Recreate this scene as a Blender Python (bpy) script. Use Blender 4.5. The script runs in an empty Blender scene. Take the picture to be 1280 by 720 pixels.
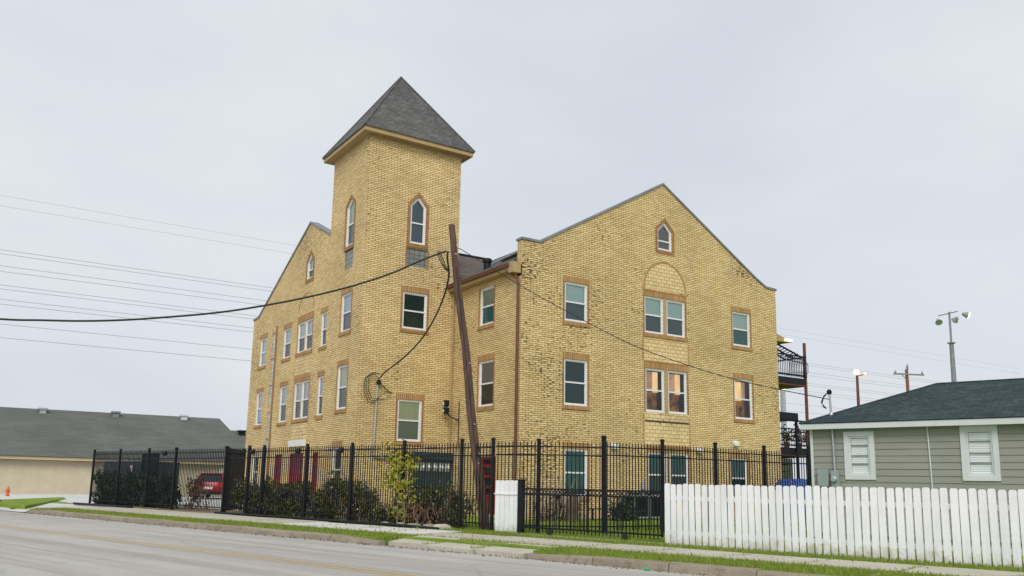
import bpy, bmesh, math, random
from mathutils import Vector, Matrix
from mathutils.geometry import tessellate_polygon
random.seed(7)
R = math.radians
scene = bpy.context.scene
C = scene.collection

# ------------------------------------------------------------------ frames
# World: X runs along the gabled front, Y away along the left flank, Z up, road surface z=0.
TS = Vector((-.2785, .9604, 0)).normalized()          # along the street (away)
NS = Vector((TS.y, -TS.x, 0))                         # from the street towards the lots
GZ = .15                                              # ground level behind the kerb
class Frame:
    def __init__(s, o, a, b, c=(0, 0, 1)):
        s.o = Vector(o); s.a = Vector(a); s.b = Vector(b); s.c = Vector(c)
    def __call__(s, p):
        return s.o + s.a*p[0] + s.b*p[1] + s.c*p[2]
WORLD = Frame((0, 0, 0), (1, 0, 0), (0, 1, 0))
STREET = Frame((0, 0, 0), TS, NS)                     # (s, n, z)
def face_x(Y): return Frame((0, Y, 0), (1, 0, 0), (0, -1, 0))    # (x, outwards, z): wall looking to -Y
def face_y(X): return Frame((X, 0, 0), (0, -1, 0), (-1, 0, 0))   # (-y, outwards, z): wall looking to -X

def link(o): C.objects.link(o); return o
def tag(o, label=None, cat=None, group=None, kind=None):
    if label: o['label'] = label
    if cat: o['category'] = cat
    if group: o['group'] = group
    if kind: o['kind'] = kind
    return o
def thing(name, label, cat, loc=(0, 0, 0), group=None):
    o = bpy.data.objects.new(name, None); link(o); o.location = loc
    o.empty_display_size = .2
    return tag(o, label, cat, group)

class MB:
    """collects faces (in a frame) and links them as ONE mesh object"""
    def __init__(s, fr=WORLD):
        s.fr = fr; s.v = []; s.f = []; s.uv = []; s.mi = []
    def face(s, pts, uv=None, mi=0):
        P = [Vector(p) for p in pts]
        if uv is None:
            n = Vector((0, 0, 0))
            for i in range(len(P)):
                a, b = P[i], P[(i+1) % len(P)]
                n += a.cross(b)
            if n.length < 1e-12: return
            n.normalize()
            if abs(n.z) > .985: uv = [(p.x, p.y) for p in P]
            else:
                h = Vector((0, 0, 1)).cross(n).normalized(); w = n.cross(h)
                uv = [(p.dot(h), p.dot(w)) for p in P]
        i0 = len(s.v)
        s.v += [s.fr(p) for p in P]
        s.f.append(tuple(range(i0, i0+len(P)))); s.uv.append(uv); s.mi.append(mi)
    def box(s, x0, x1, y0, y1, z0, z1, mi=0):
        a = [(x0,y0,z0),(x1,y0,z0),(x1,y1,z0),(x0,y1,z0),(x0,y0,z1),(x1,y0,z1),(x1,y1,z1),(x0,y1,z1)]
        for q in ((0,3,2,1),(4,5,6,7),(0,1,5,4),(1,2,6,5),(2,3,7,6),(3,0,4,7)):
            s.face([a[i] for i in q], mi=mi)
        return s
    def hexa(s, b, t, mi=0):                    # bottom 4, top 4 points
        a = list(b)+list(t)
        for q in ((0,3,2,1),(4,5,6,7),(0,1,5,4),(1,2,6,5),(2,3,7,6),(3,0,4,7)):
            s.face([a[i] for i in q], mi=mi)
        return s
    def tube(s, pts, r, n=8, caps=True, mi=0):
        P = [Vector(p) for p in pts]
        rs = r if isinstance(r, (list, tuple)) else [r]*len(P)
        rings = []
        for i, p in enumerate(P):
            d = (P[min(i+1, len(P)-1)] - P[max(i-1, 0)]).normalized()
            up = Vector((0, 0, 1)) if abs(d.z) < .9 else Vector((1, 0, 0))
            a = d.cross(up).normalized(); b = d.cross(a)
            rings.append([p + (a*math.cos(2*math.pi*k/n) + b*math.sin(2*math.pi*k/n))*rs[i] for k in range(n)])
        L = 0
        for i in range(len(P)-1):
            l = (P[i+1]-P[i]).length
            for k in range(n):
                k2 = (k+1) % n
                u0 = 2*math.pi*rs[i]*k/n; u1 = 2*math.pi*rs[i]*(k+1)/n
                s.face([rings[i][k], rings[i][k2], rings[i+1][k2], rings[i+1][k]], uv=[(u0, L), (u1, L), (u1, L+l), (u0, L+l)], mi=mi)
            L += l
        if caps:
            s.face(list(reversed(rings[0])), mi=mi); s.face(rings[-1], mi=mi)
        return s
    def lathe(s, c, prof, n=16, mi=0):          # prof: (r, z) list, about the frame's z
        c = Vector(c)
        for i in range(len(prof)-1):
            for k in range(n):
                a0 = 2*math.pi*k/n; a1 = 2*math.pi*(k+1)/n
                q = []
                for (r_, z_), a in ((prof[i], a0), (prof[i], a1), (prof[i+1], a1), (prof[i+1], a0)):
                    q.append(c + Vector((r_*math.cos(a), r_*math.sin(a), z_)))
                q2 = []
                for p in q:
                    if not q2 or (p-q2[-1]).length > 1e-6: q2.append(p)
                if len(q2) > 2 and (q2[0]-q2[-1]).length < 1e-6: q2.pop()
                if len(q2) > 2: s.face(q2, mi=mi)
        return s
    def prism(s, poly, y0, y1, mi=0):           # poly in (x, z), extruded along frame y
        A = [(x, y0, z) for x, z in poly]; B = [(x, y1, z) for x, z in poly]
        s.face(A, mi=mi); s.face(list(reversed(B)), mi=mi)
        n = len(poly)
        for i in range(n):
            j = (i+1) % n
            s.face([A[j], A[i], B[i], B[j]], mi=mi)
        return s
    def ring(s, outer, inner, y0, y1, mi=0):    # ring between two (x,z) outlines
        n = len(outer)
        for i in range(n):
            j = (i+1) % n
            o0, o1, i0, i1 = outer[i], outer[j], inner[i], inner[j]
            s.face([(o0[0],y1,o0[1]),(o1[0],y1,o1[1]),(i1[0],y1,i1[1]),(i0[0],y1,i0[1])], mi=mi)
            s.face([(o0[0],y0,o0[1]),(i0[0],y0,i0[1]),(i1[0],y0,i1[1]),(o1[0],y0,o1[1])], mi=mi)
            s.face([(o0[0],y0,o0[1]),(o1[0],y0,o1[1]),(o1[0],y1,o1[1]),(o0[0],y1,o0[1])], mi=mi)
            s.face([(i0[0],y0,i0[1]),(i0[0],y1,i0[1]),(i1[0],y1,i1[1]),(i1[0],y0,i1[1])], mi=mi)
        return s
    def build(s, name, mat, parent=None, smooth=False, bevel=0, recalc=True):
        me = bpy.data.meshes.new(name)
        off = root_loc(parent)
        me.from_pydata([tuple(v-off) for v in s.v], [], s.f)
        uvl = me.uv_layers.new(name='UVMap')
        k = 0
        flat = []
        for u in s.uv:
            for q in u: flat += [q[0], q[1]]
        uvl.data.foreach_set('uv', flat)
        mats = mat if isinstance(mat, (list, tuple)) else [mat]
        for m in mats: me.materials.append(m)
        if len(mats) > 1: me.polygons.foreach_set('material_index', s.mi)
        if recalc or smooth or bevel:
            bm = bmesh.new(); bm.from_mesh(me)
            bmesh.ops.remove_doubles(bm, verts=bm.verts, dist=1e-5)
            if recalc: bmesh.ops.recalc_face_normals(bm, faces=bm.faces)
            if smooth:
                for f in bm.faces: f.smooth = True
                for e in bm.edges:
                    if len(e.link_faces) == 2 and e.calc_face_angle(0) > .7: e.smooth = False
            bm.to_mesh(me); bm.free()
        o = link(bpy.data.objects.new(name, me))
        if parent is not None: o.parent = parent
        if bevel:
            b = o.modifiers.new('bevel', 'BEVEL'); b.width = bevel; b.segments = 2; b.limit_method = 'ANGLE'
        return o
def root_loc(p):
    if p is None: return Vector((0, 0, 0))
    v = Vector((0, 0, 0))
    while p is not None:
        v += Vector(p.location); p = p.parent
    return v

# ------------------------------------------------------------------ materials
def mk(name, col, rough=.8, metal=0, spec=.5):
    m = bpy.data.materials.new(name); m.use_nodes = True
    b = m.node_tree.nodes['Principled BSDF']
    b.inputs['Base Color'].default_value = (*col, 1); b.inputs['Roughness'].default_value = rough
    b.inputs['Metallic'].default_value = metal; b.inputs['Specular IOR Level'].default_value = spec
    return m, m.node_tree.nodes, m.node_tree.links, b
def tex(n, l, kind, scale=5, detail=4, coord='Object', rough=.55, sc3=None):
    tc = n.new('ShaderNodeTexCoord'); mp = n.new('ShaderNodeMapping')
    if sc3: mp.inputs['Scale'].default_value = sc3
    l.new(tc.outputs[coord], mp.inputs['Vector'])
    t = n.new('ShaderNodeTex'+kind); l.new(mp.outputs[0], t.inputs['Vector'])
    if 'Scale' in t.inputs: t.inputs['Scale'].default_value = scale
    if 'Detail' in t.inputs: t.inputs['Detail'].default_value = detail
    if 'Roughness' in t.inputs: t.inputs['Roughness'].default_value = rough
    return t
def ramp(n, l, src, stops):
    r = n.new('ShaderNodeValToRGB'); l.new(src, r.inputs[0])
    e = r.color_ramp.elements
    while len(e) < len(stops): e.new(.5)
    for i, (p, c) in enumerate(stops):
        e[i].position = p; e[i].color = (*c, 1) if len(c) == 3 else c
    return r
def mixc(n, l, fac, a, b, mode='MIX'):
    m = n.new('ShaderNodeMix'); m.data_type = 'RGBA'; m.blend_type = mode
    for sock, v in ((m.inputs[0], fac), (m.inputs[6], a), (m.inputs[7], b)):
        if isinstance(v, (int, float)): sock.default_value = v
        elif isinstance(v, tuple): sock.default_value = (*v, 1)
        else: l.new(v, sock)
    return m.outputs[2]
def bump(n, l, b, h, strength=.3, dist=.01, prev=None):
    bp = n.new('ShaderNodeBump'); bp.inputs['Strength'].default_value = strength; bp.inputs['Distance'].default_value = dist
    l.new(h, bp.inputs['Height'])
    if prev is not None: l.new(prev, bp.inputs['Normal'])
    l.new(bp.outputs[0], b.inputs['Normal']); return bp.outputs[0]
def noisy(name, c1, c2, scale=3, rough=.85, bs=.2, detail=6, coord='Object', metal=0, sc3=None, spec=.4, bd=.01):
    m, n, l, b = mk(name, c1, rough, metal, spec)
    t = tex(n, l, 'Noise', scale, detail, coord, .65, sc3)
    r = ramp(n, l, t.outputs['Fac'], [(.33, c1), (.67, c2)])
    l.new(r.outputs[0], b.inputs['Base Color'])
    if bs: bump(n, l, b, t.outputs['Fac'], bs, bd)
    return m
def bricks(name, c1, c2, mortar, bw, rh, ms, dark=None, dthr=(.58, .7), coord='UV', bs=.6, rough=.85, patch=None, big=.35, offset=.5, rot=0, bd=.012, grad=None):
    m, n, l, b = mk(name, c1, rough, 0, .3)
    tc = n.new('ShaderNodeTexCoord'); mp = n.new('ShaderNodeMapping'); l.new(tc.outputs[coord], mp.inputs[0])
    mp.inputs['Rotation'].default_value = (0, 0, rot)
    # slight waviness so courses are not ruled with a ruler
    nz = n.new('ShaderNodeTexNoise'); nz.inputs['Scale'].default_value = 1.3; nz.inputs['Detail'].default_value = 2; l.new(mp.outputs[0], nz.inputs['Vector'])
    vm = n.new('ShaderNodeVectorMath'); vm.operation = 'MULTIPLY_ADD'; vm.inputs[1].default_value = (.03, .03, 0)
    l.new(nz.outputs['Color'], vm.inputs[0]); l.new(mp.outputs[0], vm.inputs[2])
    t = n.new('ShaderNodeTexBrick'); l.new(vm.outputs[0], t.inputs['Vector'])
    t.inputs['Scale'].default_value = 1; t.inputs['Brick Width'].default_value = bw; t.inputs['Row Height'].default_value = rh
    t.inputs['Mortar Size'].default_value = ms; t.inputs['Mortar Smooth'].default_value = .25; t.offset = offset
    t.inputs['Color1'].default_value = (*c1, 1); t.inputs['Color2'].default_value = (*c2, 1); t.inputs['Mortar'].default_value = (*mortar, 1)
    col = t.outputs['Color']
    ln = tex(n, l, 'Noise', big, 5, coord, .6)
    lr = ramp(n, l, ln.outputs['Fac'], [(.3, (.84, .82, .8)), (.7, (1.1, 1.08, 1.02))])
    col = mixc(n, l, 1.0, col, lr.outputs[0], 'MULTIPLY')
    if dark:
        d1 = tex(n, l, 'Noise', 1.0, 2, coord, .5, (1/bw*1.6, 1/rh*1.2, 1))
        d2 = tex(n, l, 'Noise', .28, 3, coord, .6)
        mm = n.new('ShaderNodeMath'); mm.operation = 'ADD'; l.new(d1.outputs['Fac'], mm.inputs[0])
        m2 = n.new('ShaderNodeMath'); m2.operation = 'MULTIPLY_ADD'; m2.inputs[1].default_value = .75; m2.inputs[2].default_value = -.37
        l.new(d2.outputs['Fac'], m2.inputs[0]); l.new(m2.outputs[0], mm.inputs[1])
        if grad:        # old soot concentrated towards one end of the wall
            sx = n.new('ShaderNodeSeparateXYZ'); l.new(tc.outputs['UV'], sx.inputs[0])
            mr = n.new('ShaderNodeMapRange'); mr.inputs[1].default_value = grad[0]; mr.inputs[2].default_value = grad[1]
            mr.inputs[3].default_value = .035; mr.inputs[4].default_value = -.055; l.new(sx.outputs[0], mr.inputs[0])
            m3 = n.new('ShaderNodeMath'); m3.operation = 'ADD'; l.new(mm.outputs[0], m3.inputs[0]); l.new(mr.outputs[0], m3.inputs[1]); mm = m3
        dr = ramp(n, l, mm.outputs[0], [(dthr[0], (0, 0, 0)), (dthr[1], (1, 1, 1))])
        col = mixc(n, l, dr.outputs[0], col, dark)
    if patch:
        pn = tex(n, l, 'Noise', 1.1, 6, coord, .75)
        pr = ramp(n, l, pn.outputs['Fac'], [(.62, (0, 0, 0)), (.8, (.5, .5, .5))])
        col = mixc(n, l, pr.outputs[0], col, patch)
    l.new(col, b.inputs['Base Color'])
    iv = n.new('ShaderNodeMath'); iv.operation = 'SUBTRACT'; iv.inputs[0].default_value = 1; l.new(t.outputs['Fac'], iv.inputs[1])
    fn = tex(n, l, 'Noise', 40, 3, coord)
    ad = n.new('ShaderNodeMath'); ad.operation = 'MULTIPLY_ADD'; ad.inputs[1].default_value = .35
    l.new(fn.outputs['Fac'], ad.inputs[0]); l.new(iv.outputs[0], ad.inputs[2])
    bump(n, l, b, ad.outputs[0], bs, bd)
    return m

BR1, BR2, MORT = (.88, .69, .37), (.70, .515, .235), (.16, .105, .048)
M = {}
M['brick_sooty'] = bricks('sooty_yellow_brick', BR1, BR2, MORT, .28, .079, .0108, dark=(.12, .075, .03), dthr=(.60, .74), patch=(.62, .52, .33), grad=(17.4, 24.5))
M['brick'] = bricks('yellow_brick', BR1, BR2, MORT, .28, .079, .0108, dark=(.15, .095, .04), dthr=(.67, .76), patch=(.62, .52, .33))
M['brick_pale'] = bricks('pale_brick', (.82, .65, .36), (.71, .54, .27), (.24, .165, .08), .30, .155, .0095, dark=(.3, .2, .1), dthr=(.66, .8), patch=(.6, .5, .36))
M['soldier'] = bricks('soldier_brick', (.55, .33, .15), (.44, .245, .10), (.17, .085, .03), .088, .5, .010, rough=.8, big=.8)
M['archbrick'] = bricks('arch_brick', (.62, .40, .18), (.52, .33, .14), (.25, .15, .06), .2, .088, .010, big=.8)
M['trimbrick'] = bricks('trim_brick', (.46, .26, .12), (.36, .19, .08), (.19, .10, .04), .2, .088, .010, big=.8)
M['shingle'] = bricks('asphalt_shingle', (.155, .157, .155), (.10, .10, .10), (.055, .055, .055), .28, .15, .009, big=1.5, rough=.95, bs=.5, dark=(.075, .075, .078), dthr=(.52, .64))
M['shingle_brown'] = bricks('weathered_shingle', (.19, .155, .14), (.11, .095, .09), (.06, .052, .047), .3, .15, .010, big=1.5, rough=.95, bs=.5)
M['shingle_blue'] = bricks('blue_grey_shingle', (.050, .082, .090), (.026, .046, .053), (.014, .024, .028), .28, .13, .007, big=2.5, rough=.9, bs=.5, dark=(.02, .03, .038), dthr=(.5, .7))
M['shingle_far'] = bricks('grey_green_shingle', (.135, .145, .135), (.112, .12, .113), (.10, .108, .10), 1.0, .3, .01, big=.25, rough=.95, bs=.2)
M['coping'] = noisy('grey_metal_coping', (.20, .21, .23), (.28, .29, .31), 2, .5, .05, metal=.3)
M['tan_board'] = noisy('tan_painted_board', (.46, .33, .16), (.40, .28, .13), 3, .7, .1)
M['brown_metal'] = noisy('brown_gutter_paint', (.17, .066, .034), (.12, .05, .028), 3, .45, .05)
def picket_paint():
    m, n, l, b = mk('picket_paint', (.86, .86, .87), .7)
    t = tex(n, l, 'Noise', 3, 6, 'Object', .7, (1, 1, .3)); r = ramp(n, l, t.outputs['Fac'], [(.33, (.76, .76, .77)), (.6, (.88, .88, .89))])
    d = tex(n, l, 'Noise', 4, 6, 'Object', .8); tc = n.new('ShaderNodeTexCoord'); sx = n.new('ShaderNodeSeparateXYZ'); l.new(tc.outputs['Object'], sx.inputs[0])
    mr = n.new('ShaderNodeMapRange'); mr.inputs[1].default_value = 0; mr.inputs[2].default_value = .45; mr.inputs[3].default_value = .32; mr.inputs[4].default_value = -.12; l.new(sx.outputs[2], mr.inputs[0])
    a = n.new('ShaderNodeMath'); a.operation = 'ADD'; l.new(d.outputs['Fac'], a.inputs[0]); l.new(mr.outputs[0], a.inputs[1])
    dr = ramp(n, l, a.outputs[0], [(.62, (0, 0, 0)), (.85, (.75, .75, .75))])
    l.new(mixc(n, l, dr.outputs[0], r.outputs[0], (.42, .37, .27)), b.inputs['Base Color'])
    bump(n, l, b, t.outputs['Fac'], .25, .006); return m
M['picket'] = picket_paint()
M['white'] = noisy('white_vinyl', (.80, .80, .79), (.74, .74, .73), 4, .45, .02)
M['white_paint'] = noisy('weathered_white_paint', (.88, .88, .89), (.76, .76, .77), 2.2, .7, .25, sc3=(1, 1, .35))
M['dark_room'] = mk('dark_interior', (.03, .032, .03), .9)[0]
M['black'] = noisy('black_powder_coat', (.007, .008, .011), (.013, .015, .020), 6, .55, .05, spec=.25)
M['wood_pole'] = noisy('creosoted_wood', (.060, .034, .026), (.155, .092, .068), 3, .9, .6, 8, sc3=(7, 7, .5), bd=.02)
M['wood_far'] = noisy('reddish_wood', (.20, .075, .05), (.27, .11, .075), 3, .9, .1)
M['cable'] = mk('black_cable', (.015, .015, .016), .6)[0]
M['wire'] = mk('grey_wire', (.30, .32, .34), .6)[0]
M['galv'] = noisy('galvanised_steel', (.38, .40, .42), (.50, .52, .54), 5, .45, .03, metal=.5)
M['grey_box'] = noisy('grey_green_enamel', (.25, .31, .30), (.31, .37, .355), 3, .5, .03)
M['dark_teal'] = noisy('dark_teal_enamel', (.022, .040, .050), (.035, .06, .07), 3, .45, .03)
M['burgundy'] = noisy('burgundy_door_paint', (.22, .018, .045), (.17, .014, .035), 3, .5, .03)
M['red_door'] = noisy('red_door_paint', (.30, .022, .016), (.22, .016, .012), 3, .5, .03)
M['deep_green'] = mk('deep_green_blind', (.03, .085, .075), .6)[0]
M['rust'] = noisy('rusty_red_steel', (.20, .06, .04), (.12, .045, .035), 4, .7, .1)
M['rubber'] = mk('black_rubber', (.018, .018, .018), .8)[0]
M['car_red'] = mk('red_car_paint', (.34, .012, .022), .25, .1)[0]
M['car_glass'] = mk('tinted_glass', (.02, .025, .03), .08)[0]
M['tail'] = mk('tail_light', (.5, .02, .02), .25)[0]
M['beige_wall'] = noisy('beige_stucco', (.50, .44, .32), (.58, .51, .38), 1.2, .9, .1)
M['beige_trim'] = noisy('tan_fascia', (.55, .45, .27), (.50, .40, .24), 1.2, .8, .05)
M['dark_soffit'] = mk('dark_brown_soffit', (.09, .055, .04), .8)[0]
M['siding'] = noisy('olive_grey_siding', (.262, .268, .228), (.305, .312, .265), 1.2, .75, .15, sc3=(.6, .6, 3))
M['white_trim'] = noisy('white_trim_paint', (.66, .69, .69), (.58, .62, .62), 2, .6, .08)
M['blind_slat'] = mk('white_slat_blind', (.86, .86, .85), .6)[0]
M['orange'] = mk('orange_red_paint', (.62, .12, .03), .5)[0]
M['rock'] = noisy('limestone_rock', (.34, .31, .23), (.22, .21, .15), 6, .95, .6)
M['tarp'] = noisy('blue_tarp', (.03, .08, .30), (.05, .12, .40), 3, .5, .3)
M['blockglass'] = bricks('glass_block', (.56, .64, .61), (.42, .50, .48), (.24, .26, .25), .21, .21, .014, offset=0, rough=.25, bs=.8, big=2)
M['blockglass_dark'] = bricks('dim_glass_block', (.23, .255, .25), (.185, .21, .205), (.12, .10, .075), .24, .2, .016, offset=0, rough=.22, bs=.8, big=2)
M['soil'] = noisy('bare_soil', (.17, .125, .085), (.26, .20, .14), 5, .95, .7, bd=.03)
M['bark'] = noisy('stem_bark', (.11, .075, .05), (.17, .12, .08), 20, .9, .4)
M['twig'] = noisy('pale_twig', (.20, .15, .10), (.32, .25, .17), 20, .9, .3)
M['dry'] = noisy('dry_stalk', (.50, .42, .28), (.34, .27, .17), 12, .9, .3)
M['ground'] = noisy('far_ground', (.26, .25, .22), (.33, .32, .29), .3, .95, .1)

def concrete(name, c1, c2, stain, scale=1.0, streak=False, sc=.8):
    m, n, l, b = mk(name, c1, .9, 0, .3)
    a = tex(n, l, 'Noise', .45*scale, 6, 'UV', .6)
    r = ramp(n, l, a.outputs['Fac'], [(.3, c1), (.7, c2)])
    f = tex(n, l, 'Noise', 55, 3, 'UV', .7)
    fr = ramp(n, l, f.outputs['Fac'], [(.3, (.66, .66, .66)), (.7, (1.26, 1.26, 1.25))])
    col = mixc(n, l, 1.0, r.outputs[0], fr.outputs[0], 'MULTIPLY')
    if streak:
        s = tex(n, l, 'Noise', 1.0, 5, 'UV', .6, (.06, 1.5, 1))
        sr = ramp(n, l, s.outputs['Fac'], [(.44, (0, 0, 0)), (.60, (1, 1, 1))])
        col = mixc(n, l, sr.outputs[0], col, stain)
        # thin cracks and tar joints
        v = tex(n, l, 'Voronoi', .16, 0, 'UV'); v.feature = 'DISTANCE_TO_EDGE'
        wn = tex(n, l, 'Noise', 1.5, 5, 'UV', .6)
        ad = n.new('ShaderNodeVectorMath'); ad.operation = 'MULTIPLY_ADD'; ad.inputs[1].default_value = (.7, .7, .7)
        tc = n.new('ShaderNodeTexCoord'); l.new(wn.outputs['Color'], ad.inputs[0]); l.new(tc.outputs['UV'], ad.inputs[2]); l.new(ad.outputs[0], v.inputs['Vector'])
        vr = ramp(n, l, v.outputs['Distance'], [(.0, (1, 1, 1)), (.006, (0, 0, 0))])
        fac = n.new('ShaderNodeMath'); fac.operation = 'MULTIPLY'; fac.inputs[1].default_value = .3; l.new(vr.outputs[0], fac.inputs[0])
        col = mixc(n, l, fac.outputs[0], col, (.10, .095, .085))
    else:
        s = tex(n, l, 'Noise', 2.6*sc, 8, 'UV', .75)
        sr = ramp(n, l, s.outputs['Fac'], [(.50, (0, 0, 0)), (.72, (.85, .85, .85))])
        col = mixc(n, l, sr.outputs[0], col, stain)
    l.new(col, b.inputs['Base Color'])
    bump(n, l, b, f.outputs['Fac'], .25, .006)
    return m
M['road'] = concrete('worn_road', (.42, .405, .37), (.49, .475, .435), (.345, .33, .295), 1, True)
M['walk'] = concrete('sidewalk_concrete', (.46, .43, .35), (.55, .52, .43), (.33, .30, .22))
M['walk_new'] = concrete('new_concrete', (.64, .62, .57), (.70, .68, .63), (.50, .47, .40))
M['kerb'] = concrete('dirty_kerb', (.24, .20, .15), (.36, .31, .24), (.10, .075, .055), 1, False, 1.0)
M['drive'] = concrete('pale_driveway', (.58, .58, .56), (.66, .66, .64), (.50, .50, .47))
def yellow_line():
    m, n, l, b = mk('worn_yellow_paint', (.55, .38, .12), .8)
    t = tex(n, l, 'Noise', 14, 8, 'UV', .8)
    r = ramp(n, l, t.outputs['Fac'], [(.38, (.36, .33, .26)), (.56, (.60, .40, .12))])
    l.new(r.outputs[0], b.inputs['Base Color']); return m
M['yellow'] = yellow_line()
def grass_ground():
    m, n, l, b = mk('lawn', (.1, .15, .03), .95, 0, .2)
    a = tex(n, l, 'Noise', 1.4, 6, 'Object', .7)
    r = ramp(n, l, a.outputs['Fac'], [(.3, (.14, .20, .02)), (.52, (.22, .32, .035)), (.72, (.31, .36, .09))])
    f = tex(n, l, 'Noise', 30, 5, 'Object', .8)
    fr = ramp(n, l, f.outputs['Fac'], [(.3, (.5, .5, .5)), (.7, (1.35, 1.35, 1.3))])
    col = mixc(n, l, 1.0, r.outputs[0], fr.outputs[0], 'MULTIPLY')
    l.new(col, b.inputs['Base Color']); bump(n, l, b, f.outputs['Fac'], .8, .04)
    return m
M['lawn'] = grass_ground()
def leafmat(name, cols, trans=.25):
    m, n, l, b = mk(name, cols[0], .55, 0, .4)
    at = n.new('ShaderNodeAttribute'); at.attribute_name = 'rnd'
    k = len(cols)
    r = ramp(n, l, at.outputs['Fac'], [(i/(k-1), c) for i, c in enumerate(cols)])
    l.new(r.outputs[0], b.inputs['Base Color'])
    tr = n.new('ShaderNodeBsdfTranslucent'); l.new(r.outputs[0], tr.inputs['Color'])
    mx = n.new('ShaderNodeMixShader'); mx.inputs[0].default_value = trans
    out = [x for x in n if x.type == 'OUTPUT_MATERIAL'][0]
    l.new(b.outputs[0], mx.inputs[1]); l.new(tr.outputs[0], mx.inputs[2]); l.new(mx.outputs[0], out.inputs['Surface'])
    return m
M['ivy'] = leafmat('ivy_leaf', [(.014, .036, .022), (.03, .065, .036), (.055, .10, .05), (.11, .15, .07)])
M['shrub'] = leafmat('shrub_leaf', [(.03, .05, .022), (.085, .115, .04), (.20, .19, .07), (.40, .32, .17)])
M['vine'] = leafmat('yellow_vine_leaf', [(.22, .25, .02), (.36, .37, .03), (.46, .42, .05), (.30, .34, .05)], .35)
M['russet'] = leafmat('russet_leaf', [(.08, .04, .03), (.15, .075, .05), (.22, .13, .08), (.06, .06, .03)])
M['litter_leaf'] = leafmat('dry_leaf', [(.12, .09, .06), (.20, .15, .10), (.28, .22, .15), (.16, .11, .07)])
M['blade'] = leafmat('grass_blade', [(.13, .19, .02), (.20, .28, .03), (.29, .36, .05), (.38, .36, .12)], .3)
def glassmat(name, tint, fac):
    m = bpy.data.materials.new(name); m.use_nodes = True; n = m.node_tree.nodes; l = m.node_tree.links; n.clear()
    out = n.new('ShaderNodeOutputMaterial'); t = n.new('ShaderNodeBsdfTransparent'); t.inputs[0].default_value = (*tint, 1)
    g = n.new('ShaderNodeBsdfGlossy'); g.inputs['Roughness'].default_value = .03; g.inputs[0].default_value = (.9, .95, 1, 1)
    nz = tex(n, l, 'Noise', 1.6, 2, 'Object'); bp = n.new('ShaderNodeBump'); bp.inputs['Strength'].default_value = .06; bp.inputs['Distance'].default_value = .03
    l.new(nz.outputs[0], bp.inputs['Height']); l.new(bp.outputs[0], g.inputs['Normal'])
    fr = n.new('ShaderNodeFresnel'); fr.inputs[0].default_value = 1.55
    ma = n.new('ShaderNodeMath'); ma.operation = 'ADD'; ma.inputs[1].default_value = fac; l.new(fr.outputs[0], ma.inputs[0])
    mx = n.new('ShaderNodeMixShader'); l.new(ma.outputs[0], mx.inputs[0]); l.new(t.outputs[0], mx.inputs[1]); l.new(g.outputs[0], mx.inputs[2])
    l.new(mx.outputs[0], out.inputs['Surface']); return m
M['glass'] = glassmat('window_glass', (.95, .985, .975), .0)
def blindmat(name, c):
    m, n, l, b = mk(name, c, .7)
    w = tex(n, l, 'Wave', 6.0, 1, 'Object'); w.bands_direction = 'Z'
    r = ramp(n, l, w.outputs['Fac'], [(0, tuple(x*.85 for x in c)), (1, c)])
    l.new(r.outputs[0], b.inputs['Base Color']); bump(n, l, b, w.outputs['Fac'], .3, .01); return m
BL = {'mint': blindmat('mint_blind', (.78, .93, .88)), 'pale': blindmat('pale_blind', (.90, .92, .92)), 'lilac': blindmat('lilac_blind', (.90, .87, .90)),
      'cream': blindmat('cream_blind', (.88, .88, .62)), 'slate': blindmat('slate_screen', (.16, .23, .25)), 'teal': blindmat('teal_screen', (.10, .28, .26)),
      'dkgreen': blindmat('dark_green_screen', (.028, .085, .075)), 'char': blindmat('charcoal_screen', (.045, .05, .055)), 'taupe': blindmat('taupe_curtain', (.36, .30, .28)),
      'olive': blindmat('olive_curtain', (.22, .17, .08)), 'greygreen': blindmat('grey_green_curtain', (.42, .46, .38)),
      'green': blindmat('green_blind', (.06, .24, .20))}
def litmat(name, c1, c2, s):
    m = bpy.data.materials.new(name); m.use_nodes = True; n = m.node_tree.nodes; l = m.node_tree.links
    b = n['Principled BSDF']; t = tex(n, l, 'Noise', 2.2, 4, 'Object'); r = ramp(n, l, t.outputs['Fac'], [(.38, c1), (.62, c2)])
    l.new(r.outputs[0], b.inputs['Base Color']); l.new(r.outputs[0], b.inputs['Emission Color']); b.inputs['Emission Strength'].default_value = s
    return m
M['lit'] = litmat('lamplit_curtain', (.26, .16, .10), (.42, .27, .17), .55)
M['lit_bright'] = litmat('bright_lamplit_curtain', (.85, .58, .30), (.70, .46, .22), .72)
M['lit_dim'] = litmat('dim_lamplit_room', (.015, .010, .006), (.30, .12, .02), .5)
def emit(name, c, s):
    m = bpy.data.materials.new(name); m.use_nodes = True; b = m.node_tree.nodes['Principled BSDF']
    b.inputs['Emission Color'].default_value = (*c, 1); b.inputs['Emission Strength'].default_value = s; b.inputs['Base Color'].default_value = (*c, 1); return m
M['lamp_on'] = emit('lit_lamp', (1, .62, .30), 2.2)
M['lamp_on_white'] = emit('lit_white_lamp', (1, .90, .72), 2.5)

def struct(o): o['kind'] = 'structure'; return o

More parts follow.
